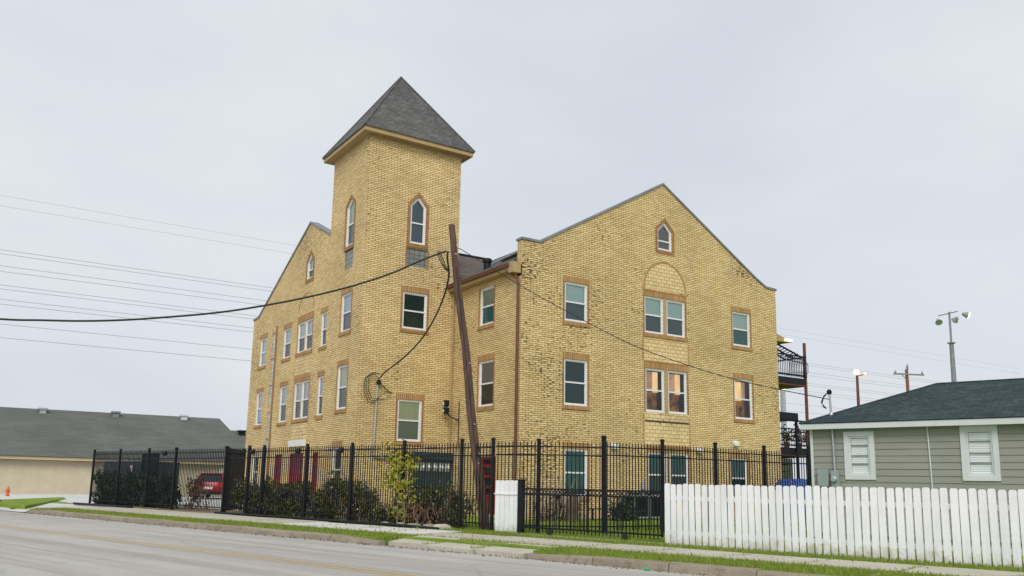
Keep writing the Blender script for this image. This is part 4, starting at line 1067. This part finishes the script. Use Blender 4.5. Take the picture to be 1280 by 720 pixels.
# electric boxes, mast, thin cable on the wall
g = MB(STREET); g.box(8.40, 8.68, HN-.16, HN-.024, 1.50, 1.94); g.build('electric_box', M['grey_box'], t, bevel=.01)
g = MB(STREET); g.box(8.14, 8.34, HN-.14, HN-.024, 1.42, 1.90); mt = g.build('meter_box', M['grey_box'], t, bevel=.01)
g = MB(Frame(sn(8.24, HN-.14, 1.68), TS, (0, 0, 1), -NS)); g.lathe((0, 0, 0), [(.085, 0), (.08, .09), (.05, .12), (0, .12)], 14); g.build('dial', M['galv'], mt, smooth=True)
g = MB(STREET); g.tube([(8.25, HN-.07, 1.90), (8.27, HN-.07, 2.97)], .028, 8); g.build('conduit', M['galv'], t)
g = MB(STREET); g.tube([(8.42, NE+.62, 3.3), (8.45, NE+.62, 3.98)], .03, 8); ms = g.build('service_mast', M['galv'], t)
g = MB(STREET); g.lathe((8.45, NE+.62, 3.96), [(0, -.04), (.06, -.02), (.07, .05), (.04, .10), (0, .11)], 10); g.build('weatherhead', M['black'], ms)
g = MB(STREET); g.lathe((8.43, NE+.62, 3.38), [(.10, -.06), (.05, .06), (.03, .08)], 10); g.build('flashing', M['galv'], ms)
g = MB(STREET)
for k in range(3): g.tube([(8.47, NE+.6, 3.99), (8.58, NE+.57, 3.90-.02*k), (8.66-.02*k, NE+.55, 3.72), (8.60, NE+.57, 3.58+.03*k), (8.53, NE+.6, 3.55)], .009, 4)
g.build('loose_wire', M['cable'], ms)
g = MB(STREET); g.tube([(5.97, HN-.035, 2.98), (5.95, HN-.035, 2.2), (5.91, HN-.035, .3)], .017, 6); g.build('wall_cable', M['white_trim'], t)

# ------------------------------------------------------------------ low beige building on the left
t = thing('beige_building', 'long low beige building with a grey-green shingle roof behind the driveway', 'building', (3, 66, GZ))
g = MB(); g.box(-40, 19.5, 66, 66.3, -.2, 2.5); g.box(19.2, 19.5, 66.3, 78, -.2, 2.5); g.build('wall', M['beige_wall'], t)
g = MB(); g.box(-40, 19.9, 65.45, 65.5, 2.42, 2.62); g.build('fascia', M['beige_trim'], t)
g = MB(); g.box(-40, 19.9, 65.5, 66.0, 2.40, 2.45); g.build('soffit', M['dark_soffit'], t)
g = MB()
g.face([(-40, 65.35, 2.64), (19.95, 65.35, 2.64), (18.75, 74, 6.40), (-40, 74, 6.26)]); g.face([(-40, 74, 6.26), (18.75, 74, 6.40), (19.95, 82.6, 2.64), (-40, 82.6, 2.64)]); g.face([(19.95, 65.35, 2.64), (19.95, 82.6, 2.64), (18.75, 74, 6.40)])
g.build('roof', M['shingle_far'], t, recalc=False)
g = MB(); g.face([(19.0, 69, 3.2), (30, 69, 3.2), (30, 75, 5.52), (19.0, 75, 5.52)]); g.box(19.5, 30, 70, 70.3, -.2, 3.2); g.build('wing_roof', M['shingle_far'], t, recalc=False)
g = MB(); g.box(16.95, 17.6, 65.95, 65.99, 1.1, 2.2); wn = g.build('window', M['white'], t)
for k, (x, y, z, m_) in enumerate(((5.55, 73.3, 6.1, 'galv'), (10.6, 73.3, 6.15, 'coping'), (15.75, 73.3, 6.2, 'white_trim'), (20.7, 74.0, 5.2, 'black'))):
    g = MB(); g.box(x-.22, x+.22, y-.22, y+.22, z-.15, z+.18); g.box(x-.32, x+.32, y-.32, y+.32, z+.18, z+.30); g.build('roof_vent', M[m_], t)
# orange hydrant by the driveway
hp = Vector((3.1, 58.5, GZ+.02))
t = thing('fire_hydrant', 'small orange-red fire hydrant beside the far driveway', 'fire hydrant', hp)
g = MB(); g.lathe(hp, [(0, 0), (.13, 0), (.13, .04), (.08, .05), (.08, .34), (.11, .35), (.11, .38), (.07, .45), (.04, .52), (.02, .58), (0, .58)], 14); g.build('barrel', M['orange'], t, smooth=True)
g = MB(); g.tube([hp+Vector((-.13, 0, .26)), hp+Vector((.13, 0, .26))], .035, 8); g.tube([hp+Vector((0, 0, .26)), hp+Vector((0, -.15, .26))], .045, 8); g.build('outlet', M['orange'], t)

# ------------------------------------------------------------------ red car
cb = Vector((14.25, 55.5, GZ+.02))
t = thing('parked_car', 'red hatchback car parked behind the iron fence', 'car', cb)
# the car points away to the right: local +x = forward
th = R(62); ca = Frame(cb, (math.cos(th), math.sin(th), 0), (-math.sin(th), math.cos(th), 0))
g = MB(ca)
secs = [(-2.1, .42, .80, .74), (-2.0, .30, 1.02, .84), (-1.2, .26, 1.08, .90), (0, .26, 1.02, .90), (1.1, .26, .98, .90), (1.75, .28, .86, .84), (2.1, .36, .66, .70)]
for (x0, a0, b0, w0), (x1, a1, b1, w1_) in zip(secs[:-1], secs[1:]):
    for sg in (-1, 1):
        g.face([(x0, sg*w0, a0), (x1, sg*w1_, a1), (x1, sg*w1_*1.03, (a1+b1)/2), (x0, sg*w0*1.03, (a0+b0)/2)])
        g.face([(x0, sg*w0*1.03, (a0+b0)/2), (x1, sg*w1_*1.03, (a1+b1)/2), (x1, sg*w1_*.93, b1), (x0, sg*w0*.93, b0)])
    g.face([(x0, -w0*.93, b0), (x0, w0*.93, b0), (x1, w1_*.93, b1), (x1, -w1_*.93, b1)]); g.face([(x0, -w0, a0), (x1, -w1_, a1), (x1, w1_, a1), (x0, w0, a0)])
for x, a, b, w_ in (secs[0], secs[-1]): g.face([(x, -w_, a), (x, w_, a), (x, w_*1.03, (a+b)/2), (x, w_*.93, b), (x, -w_*.93, b), (x, -w_*1.03, (a+b)/2)])
body = g.build('body', M['car_red'], t, smooth=True)
g = MB(ca); g.hexa([(-1.95, -.80, 1.0), (1.15, -.80, .97), (1.15, .80, .97), (-1.95, .80, 1.0)], [(-1.55, -.62, 1.50), (.35, -.62, 1.50), (.35, .62, 1.50), (-1.55, .62, 1.50)]); g.build('window', M['car_glass'], t)
g = MB(ca); g.box(-1.62, .38, -.64, .64, 1.502, 1.56); 
for sg in (-1, 1):
    for xb, xt in ((-1.95, -1.55), (-.5, -.45), (1.15, .35)): g.tube([(xb, sg*.805, .99), (xt, sg*.63, 1.51)], .035, 5)
g.build('roof', M['car_red'], t)
g = MB(ca); g.box(-1.5, .3, -.60, -.56, 1.58, 1.61); g.box(-1.5, .3, .56, .60, 1.58, 1.61); g.build('roof_rail', M['white'], t)
for x in (-1.3, 1.3):
    for sg in (-1, 1):
        wf = Frame(ca((x, sg*.80, .33)), ca.a, (0, 0, 1), ca.b*sg)
        g = MB(wf); g.lathe((0, 0, 0), [(0, -.02), (.33, -.02), (.34, .05), (.33, .13), (.22, .14)], 18); wh = g.build('wheel', M['rubber'], t)
        g = MB(wf); g.lathe((0, 0, 0), [(.215, .135), (.18, .12), (.05, .14), (0, .14)], 10); g.build('rim', M['galv'], wh)
for sg in (-1, 1): g = MB(ca); g.box(-2.12, -1.95, sg*.70-.13, sg*.70+.13, .72, 1.02); g.build('tail_light', M['tail'], t)
g = MB(ca); g.box(-2.125, -2.10, -.26, .26, .60, .74); g.build('number_plate', M['white'], t)
g = MB(ca); g.box(-2.13, -2.0, -.72, .72, .32, .46); g.build('bumper', M['black'], t)

# ------------------------------------------------------------------ screened enclosure behind the left hedge
t = thing('bin_enclosure', 'dark screened metal enclosure behind the ivy at the left fence end', 'enclosure', sn(39, 18.9, GZ))
g = MB(STREET); g.box(37.2, 41.2, 18.4, 18.44, GZ, 2.10); g.box(37.2, 37.24, 18.44, 20, GZ, 2.10); g.box(41.16, 41.2, 18.44, 20, GZ, 2.10); g.build('screen', M['dark_teal'], t)
g = MB(STREET); g.ring(rect(37.15, 41.25, GZ, 2.15), rect(37.2, 41.2, GZ+.05, 2.10), 18.36, 18.46); g.build('frame', M['galv'], t)
t = thing('bin_enclosure', 'taller black screen panel right of the dark enclosure', 'screen panel', sn(36.4, 18.2, GZ))
g = MB(STREET); g.box(35.75, 37.05, 18.2, 18.24, GZ, 2.38); g.build('screen', M['black'], t)
g = MB(STREET); g.ring(rect(35.70, 37.1, GZ, 2.43), rect(35.75, 37.05, GZ+.05, 2.38), 18.17, 18.27); g.build('frame', M['black'], t)
t = thing('notice_sign', 'small white and pink notice on the dark enclosure', 'sign', sn(38.4, 18.38, 1.75))
g = MB(STREET); g.box(38.25, 38.52, 18.34, 18.355, 1.62, 1.92); g.build('plate', M['white'], t)
g = MB(STREET); g.box(38.31, 38.45, 18.33, 18.339, 1.68, 1.85); g.build('symbol', mk('pink_print', (.7, .25, .35), .5)[0], t)
# dark lamp lumps fixed on the fence rails
for k, (s_, lab) in enumerate(((33.3, 'black round lamp on the left fence rail by the enclosure'), (27.0, 'black round lamp on the fence rail by the gate leaf'), (24.3, 'black round lamp on the fence rail before the burgundy doors'), (22.0, 'black round lamp on the fence rail near the tower'))):
    t = thing('fence_lamp', lab, 'lamp', sn(s_, FN, 2.38), 'lamps on the fence rail')
    g = MB(STREET); g.lathe((s_, FN-.07, 2.36), [(0, -.09), (.08, -.07), (.10, 0), (.08, .07), (0, .09)], 12); g.build('housing', M['black'], t, smooth=True)
    g = MB(STREET); g.box(s_-.02, s_+.02, FN-.03, FN+.03, 2.3, 2.46); g.build('clamp', M['black'], t)

# ------------------------------------------------------------------ plants
def bush(name, label, cat, s0, s1, n0, n1, z1, count, size, mat, stems=6, group=None, zprof=None, zmin=0, clump=10):
    sc, nc = (s0+s1)/2, (n0+n1)/2
    t = thing(name, label, cat, sn(sc, nc, GZ), group)
    P = []; cl = []
    for _ in range(clump*int(max(1, (s1-s0)))+4):
        s_ = random.uniform(s0, s1); top = zprof(s_) if zprof else z1
        zc = GZ+zmin+(top-GZ-zmin)*random.random()**.8*.95
        cl.append((s_, random.uniform(n0, n1), zc, random.uniform(.14, .42)))
    for _ in range(count):
        c = random.choice(cl)
        v_ = Vector((random.gauss(0, 1), random.gauss(0, 1), random.gauss(0, 1))).normalized()*random.random()**.5
        z = max(GZ+.02, c[2]+v_.z*c[3]*1.1)
        P.append(sn(c[0]+v_.x*c[3]*1.2, min(max(c[1]+v_.y*c[3]*.7, n0-.1), n1+.15), z))
    leaf_mesh('leaves', M[mat], t, P, size)
    g = MB(STREET)
    for k in range(stems):
        s_ = random.uniform(s0+.05, s1-.05); top = (zprof(s_) if zprof else z1)*random.uniform(.6, .95)
        a = (s_, random.uniform(n0, n1), GZ-.02); b = (s_+random.gauss(0, .12), random.uniform(n0, n1), (GZ+top)*.55); c = (b[0]+random.gauss(0, .15), random.uniform(n0, n1), top)
        g.tube([a, b, c], [.018, .012, .005], 5)
    for k in range(stems*4):
        s_ = random.uniform(s0, s1); z_ = GZ+random.random()*(z1-GZ)*.7; n_ = random.uniform(n0-.05, n1)
        g.tube([(s_, n_, z_), (s_+random.gauss(0, .2), n_+random.gauss(0, .08), z_+random.uniform(.15, .6))], [.008, .003], 4)
    g.build('stem', M['twig'], t)
    return t
bush('ivy_hedge', 'dense dark green ivy hedge climbing the left end of the iron fence', 'hedge', 33.2, 39.7, 17.42, 18.0, 1.45, 13000, .115, 'ivy', 10, zprof=lambda s: 1.38+.12*math.sin(s*2.1)+.08*math.sin(s*5.3), clump=34)
bush('shrub', 'bare brownish shrub behind the left fence before the car', 'shrub', 31.4, 32.7, 17.8, 18.4, 1.3, 420, .09, 'russet', 14, zprof=lambda s: 1.35)
bush('shrub', 'dark leafy climber shrub right of the gate leaf', 'shrub', 25.2, 28.4, 17.42, 18.0, 1.5, 6200, .10, 'shrub', 16, zprof=lambda s: 1.25+.25*math.sin(s*2.7), clump=18)
bush('shrub', 'dark green shrub in front of the burgundy doors', 'shrub', 23.0, 25.2, 17.42, 18.0, 1.4, 4600, .10, 'shrub', 14, zprof=lambda s: 1.15+.3*math.sin(s*3.1), clump=16)
bush('shrub', 'thin twiggy shrub below the tower corner', 'shrub', 20.9, 23.0, 17.42, 18.0, 1.4, 4200, .085, 'shrub', 24, zprof=lambda s: 1.35+.2*math.sin(s*4), clump=16)
bush('shrub', 'low dark shrub left of the yellow vine', 'shrub', 19.2, 20.9, 17.42, 17.95, .9, 3000, .085, 'shrub', 12, zprof=lambda s: .75+.2*math.sin(s*4), clump=16)
bush('climbing_vine', 'bright yellow-green vine climbing a fence post', 'vine', 18.75, 19.75, 17.15, 17.45, 2.4, 640, .11, 'vine', 6, zmin=.85, clump=14)
bush('shrub', 'tangled shrub with russet leaves right of the yellow vine', 'shrub', 16.9, 19.0, 17.4, 18.0, 1.2, 4800, .08, 'shrub', 24, zprof=lambda s: 1.05+.25*math.sin(s*3.3), clump=20)
bush('climbing_vine', 'patch of yellow leaves low in the bushes', 'vine', 18.1, 19.6, 17.1, 17.5, .9, 170, .10, 'vine', 2, zmin=.2)
bush('shrub', 'reddish-brown leafy patch at the foot of the shrubs', 'shrub', 17.5, 18.5, 17.1, 17.4, .8, 300, .08, 'russet', 6)
# small shrub and dry stalks near the gabled front
t = thing('shrub', 'small dark green shrub on the lawn by the bench', 'shrub', (21.0, 24.6, GZ))
P = [(21.0+random.gauss(0, .28), 24.6+random.gauss(0, .22), GZ+abs(random.gauss(.32, .2))) for _ in range(900)]
leaf_mesh('leaves', M['ivy'], t, P, .10)
g = MB()
for k in range(6): g.tube([(21.0, 24.6, GZ), (21.0+random.gauss(0, .15), 24.6+random.gauss(0, .1), GZ+.5)], .01, 4)
g.build('stem', M['bark'], t)
t = thing('dry_stalks', 'cluster of tall dry stalks leaning by the brick corner', 'stalks', (18.2, 25.0, GZ))
g = MB()
for k in range(34):
    x = random.uniform(17.5, 18.9); y = random.uniform(24.3, 25.5); h = random.uniform(.7, 1.9); dx = random.gauss(0, .25)
    g.tube([(x, y, GZ), (x+dx*.5, y+random.gauss(0, .06), GZ+h*.5), (x+dx, y+random.gauss(0, .1), GZ+h)], [.016, .012, .005], 4)
g.build('stems', M['dry'], t)
P = [(random.uniform(17.4, 18.9), random.uniform(24.3, 25.5), GZ+abs(random.gauss(.15, .35))) for _ in range(700)]
leaf_mesh('leaves', M['russet'], t, P, .09)
t = thing('log_pile', 'dark stump-like pile behind the sliding gate at left', 'stump', (18.2, 24.0, GZ))
g = MB(); g.lathe((18.35, 24.2, GZ), [(.0, 0), (.22, 0), (.2, .3), (.24, .5), (.20, .75), (.08, .95), (0, .97)], 9); g.build('stump', M['bark'], t)
P = []
for _ in range(900):
    q = abs(random.gauss(0, .10)); P.append(sn(random.uniform(2, 35), 12.90-q, .008+random.random()*.012))
for _ in range(260): P.append(sn(random.uniform(4, 20), random.uniform(13.2, 17.0), GZ+.03))
o = leaf_mesh('leaf_litter', M['litter_leaf'], None, P, .04); tag(o, 'brown leaf crumbs and grit scattered along the gutter', 'leaf litter', kind='stuff')
# rocks, edging, litter
for k, (s_, n_, r_, lab) in enumerate(((16.9, 16.78, .20, 'flat pale slab of broken concrete by the bed'), (17.45, 16.85, .17, 'mossy grey rock next to the broken slab'), (18.2, 16.95, .15, 'brownish rock in the planting bed'), (18.8, 17.0, .13, 'small rock in the bed under the yellow vine'), (19.5, 17.02, .11, 'smallest rock at the left of the rock row'))):
    bm = bmesh.new(); bmesh.ops.create_icosphere(bm, subdivisions=2, radius=r_)
    for v in bm.verts: v.co *= random.uniform(.82, 1.15); v.co.z *= .5; v.co.x *= 1.5
    me = bpy.data.meshes.new('rock'); bm.to_mesh(me); bm.free(); me.materials.append(M['walk'] if k == 0 else M['rock'])
    o = link(bpy.data.objects.new('rock', me)); o.location = sn(s_, n_, GZ+.05); o.rotation_euler = (0, 0, random.uniform(0, 3)); tag(o, lab, 'rock', 'rocks at the edge of the planting bed')
def edging(label, P):
    g = MB(STREET); g.tube(P, .042, 8); tag(g.build('landscape_edging', M['black'], smooth=True), label, 'edging')
edging('black edging pipe along the bed from the gate leaf to the rocks', [(28.3, 16.72, GZ+.05), (26, 16.74, GZ+.05), (23.5, 16.7, GZ+.06), (21, 16.62, GZ+.05), (19.3, 16.55, GZ+.06), (17.6, 16.5, GZ+.05), (16.7, 16.45, GZ+.04)])
edging('dark timber edging in front of the ivy hedge', [(40.2, 16.75, GZ+.05), (37, 16.72, GZ+.05), (34.6, 16.72, GZ+.05)])
g = MB(STREET); g.box(7.92, 8.02, 12.80, 12.85, .004, .05); tag(g.build('litter', mk('green_plastic', (.06, .36, .2), .4)[0], bevel=.01), 'small green piece of litter in the gutter', 'litter')

# ------------------------------------------------------------------ far poles and lights on the right
def flood_head(t, c, d, lit=False):
    c = Vector(c)
    g = MB(); f = Frame(c, Vector(d).normalized(), Vector((0, 0, 1)), Vector((0, 0, 1)))
    dd = Vector(d).normalized(); a = dd.cross(Vector((0, 0, 1))).normalized(); b = a.cross(dd)
    ff = Frame(c, a, b, dd)
    g = MB(ff); g.lathe((0, 0, 0), [(0, -.32), (.15, -.30), (.26, 0), (.38, .24), (.36, .26), (0, .22)], 14)
    h = g.build('lamp_head', M['grey_box'], t, smooth=True)
    if lit:
        g = MB(ff); g.lathe((0, 0, .33), [(.35, 0), (.25, .08), (0, .12)], 14); g.build('lens', M['lamp_on_white'], h)
t = thing('floodlight_pole', 'tall grey sports floodlight pole with three lamp heads', 'floodlight pole', (88.6, 50.0, 0))
g = MB(); g.tube([(88.6, 50, 0), (88.6, 50, 17.2)], [.36, .22], 10); g.tube([(88.6, 50, 17.2), (88.6, 50, 20.6)], .11, 8); g.lathe((88.6, 50, 17.1), [(.23, 0), (.40, .05), (.40, .15), (.12, .2)], 12); g.build('pole', M['coping'], t)
g = MB(); g.tube([(88.05, 50.95, 20.25), (88.6, 50, 20.45), (89.0, 49.3, 20.6)], .06, 6); g.build('crossarm', M['coping'], t)
flood_head(t, (88.05, 50.95, 19.65), (-.5, -.5, -.7)); flood_head(t, (88.9, 49.5, 19.75), (.3, .8, -.5)); flood_head(t, (89.35, 48.7, 20.2), (.65, -.6, -.25), True)
t = thing('street_lamp', 'distant lamp post with a glowing orange light above the grey roof', 'street lamp', (71.9, 50.0, 0))
g = MB(); g.tube([(71.9, 50, 0), (71.9, 50, 12.3)], [.22, .12], 8); g.tube([(71.9, 50, 12.2), (72.9, 49.6, 12.5)], .05, 6); g.build('pole', M['rust'], t)
g = MB(); g.lathe((71.85, 50, 12.3), [(0, 0), (.22, .07), (.30, .28), (.2, .48), (0, .56)], 14); g.lathe((72.7, 49.7, 12.4), [(0, 0), (.14, .03), (.16, .12), (0, .2)], 10); g.build('bulb', M['lamp_on'], t, smooth=True)
t = thing('lamp_post', 'slim grey lamp post between the wing and the lower porch roof', 'lamp post', (55.0, 45.0, 0))
g = MB(); g.tube([(55, 45, 0), (55, 45, 9.2)], [.24, .2], 8); g.build('pole', M['galv'], t)
g = MB(); g.lathe((55, 45, 9.2), [(.12, 0), (.3, .1), (.26, .3), (0, .36)], 10); g.build('lamp_head', M['lamp_on'], t)
t = thing('utility_pole', 'distant reddish wooden utility pole with one crossarm', 'utility pole', (125, 78, 0))
g = MB(); g.tube([(125.1, 78, 0), (124.9, 78, 20.4)], [.32, .24], 8); g.build('shaft', M['wood_far'], t)
g = MB(Frame((125, 77.7, 19.6), Vector((.92, -.4, 0)), Vector((.4, .92, 0)))); g.box(-2.6, 2.6, -.1, .1, -.12, .12); g.tube([(-1.2, 0, -.1), (0, .1, -1.2)], .06, 5); g.build('crossarm', M['coping'], t)
g = MB(Frame((125, 77.7, 19.6), Vector((.92, -.4, 0)), Vector((.4, .92, 0))))
for x in (-2.3, 2.3): g.lathe((x, 0, .12), [(.1, 0), (.16, .15), (.1, .4), (0, .45)], 8)
g.lathe((0, .3, .8), [(.12, 0), (.2, .3), (.1, .8), (0, .9)], 8); g.build('insulator', M['coping'], t)

# ------------------------------------------------------------------ camera, light, sky
f_px, yaw, pitch, roll, cy = 1067.726, .995076, .170844, .0189886, 421.06
dX = Vector((math.sin(yaw), math.cos(yaw), 0)); dY = Vector((-math.cos(yaw), math.sin(yaw), 0)); dZ = Vector((0, 0, 1))
fw = Vector((0, math.cos(pitch), math.sin(pitch))); up = Vector((0, -math.sin(pitch), math.cos(pitch))); rt = Vector((1, 0, 0))
r_ = math.cos(roll)*rt + math.sin(roll)*up; u_ = -math.sin(roll)*rt + math.cos(roll)*up
conv = lambda v: Vector((v.dot(dX), v.dot(dY), v.dot(dZ)))
Rm = Matrix((conv(r_), conv(u_), -conv(fw))).transposed()
cd = bpy.data.cameras.new('camera'); cam = link(bpy.data.objects.new('camera', cd))
cam.matrix_world = Matrix.Translation((0, 0, 1.4)) @ Rm.to_4x4()
cd.sensor_width = 36; cd.lens = f_px/1280*36; cd.shift_y = (cy-360)/1280; cd.clip_end = 4000; cd.clip_start = .1
scene.camera = cam

sun_el, sun_az = R(40), R(215)         # azimuth measured from +Y clockwise towards +X
sdir = Vector((math.sin(sun_az)*math.cos(sun_el), math.cos(sun_az)*math.cos(sun_el), math.sin(sun_el)))
sl = bpy.data.lights.new('sun', 'SUN'); sl.energy = 1.5; sl.angle = R(30); sl.color = (1, .97, .92)
so = link(bpy.data.objects.new('sun', sl)); so.rotation_euler = (-sdir).to_track_quat('-Z', 'Y').to_euler()
wd = bpy.data.worlds.new('World'); scene.world = wd; wd.use_nodes = True
n = wd.node_tree.nodes; l = wd.node_tree.links; bg = n['Background']
sky = n.new('ShaderNodeTexSky'); sky.sky_type = 'NISHITA'; sky.sun_disc = False; sky.sun_elevation = sun_el; sky.sun_rotation = sun_az
sky.air_density = 1.2; sky.dust_density = 4; sky.ozone_density = 1
hs = n.new('ShaderNodeHueSaturation'); hs.inputs['Saturation'].default_value = .25; l.new(sky.outputs[0], hs.inputs['Color'])
tc = n.new('ShaderNodeTexCoord'); mp = n.new('ShaderNodeMapping'); mp.inputs['Scale'].default_value = (1, 1, 2.2); l.new(tc.outputs['Generated'], mp.inputs[0])
nz = n.new('ShaderNodeTexNoise'); nz.inputs['Scale'].default_value = 2.2; nz.inputs['Detail'].default_value = 6; nz.inputs['Roughness'].default_value = .5; l.new(mp.outputs[0], nz.inputs['Vector'])
cr = n.new('ShaderNodeValToRGB'); l.new(nz.outputs['Fac'], cr.inputs[0])
cr.color_ramp.elements[0].position = .3; cr.color_ramp.elements[0].color = (5.95, 6.35, 6.95, 1)
cr.color_ramp.elements[1].position = .7; cr.color_ramp.elements[1].color = (7.2, 7.5, 7.9, 1)
mx = n.new('ShaderNodeMix'); mx.data_type = 'RGBA'; mx.inputs[0].default_value = .88
l.new(hs.outputs[0], mx.inputs[6]); l.new(cr.outputs[0], mx.inputs[7]); l.new(mx.outputs[2], bg.inputs['Color']); bg.inputs['Strength'].default_value = .1
vs = scene.view_settings; vs.view_transform = 'Standard'; vs.look = 'None'; vs.exposure = .22; vs.gamma = 1; vs.use_curve_mapping = False
scene.render.engine = 'CYCLES'; scene.cycles.use_denoising = True; scene.cycles.max_bounces = 6; scene.cycles.transparent_max_bounces = 12
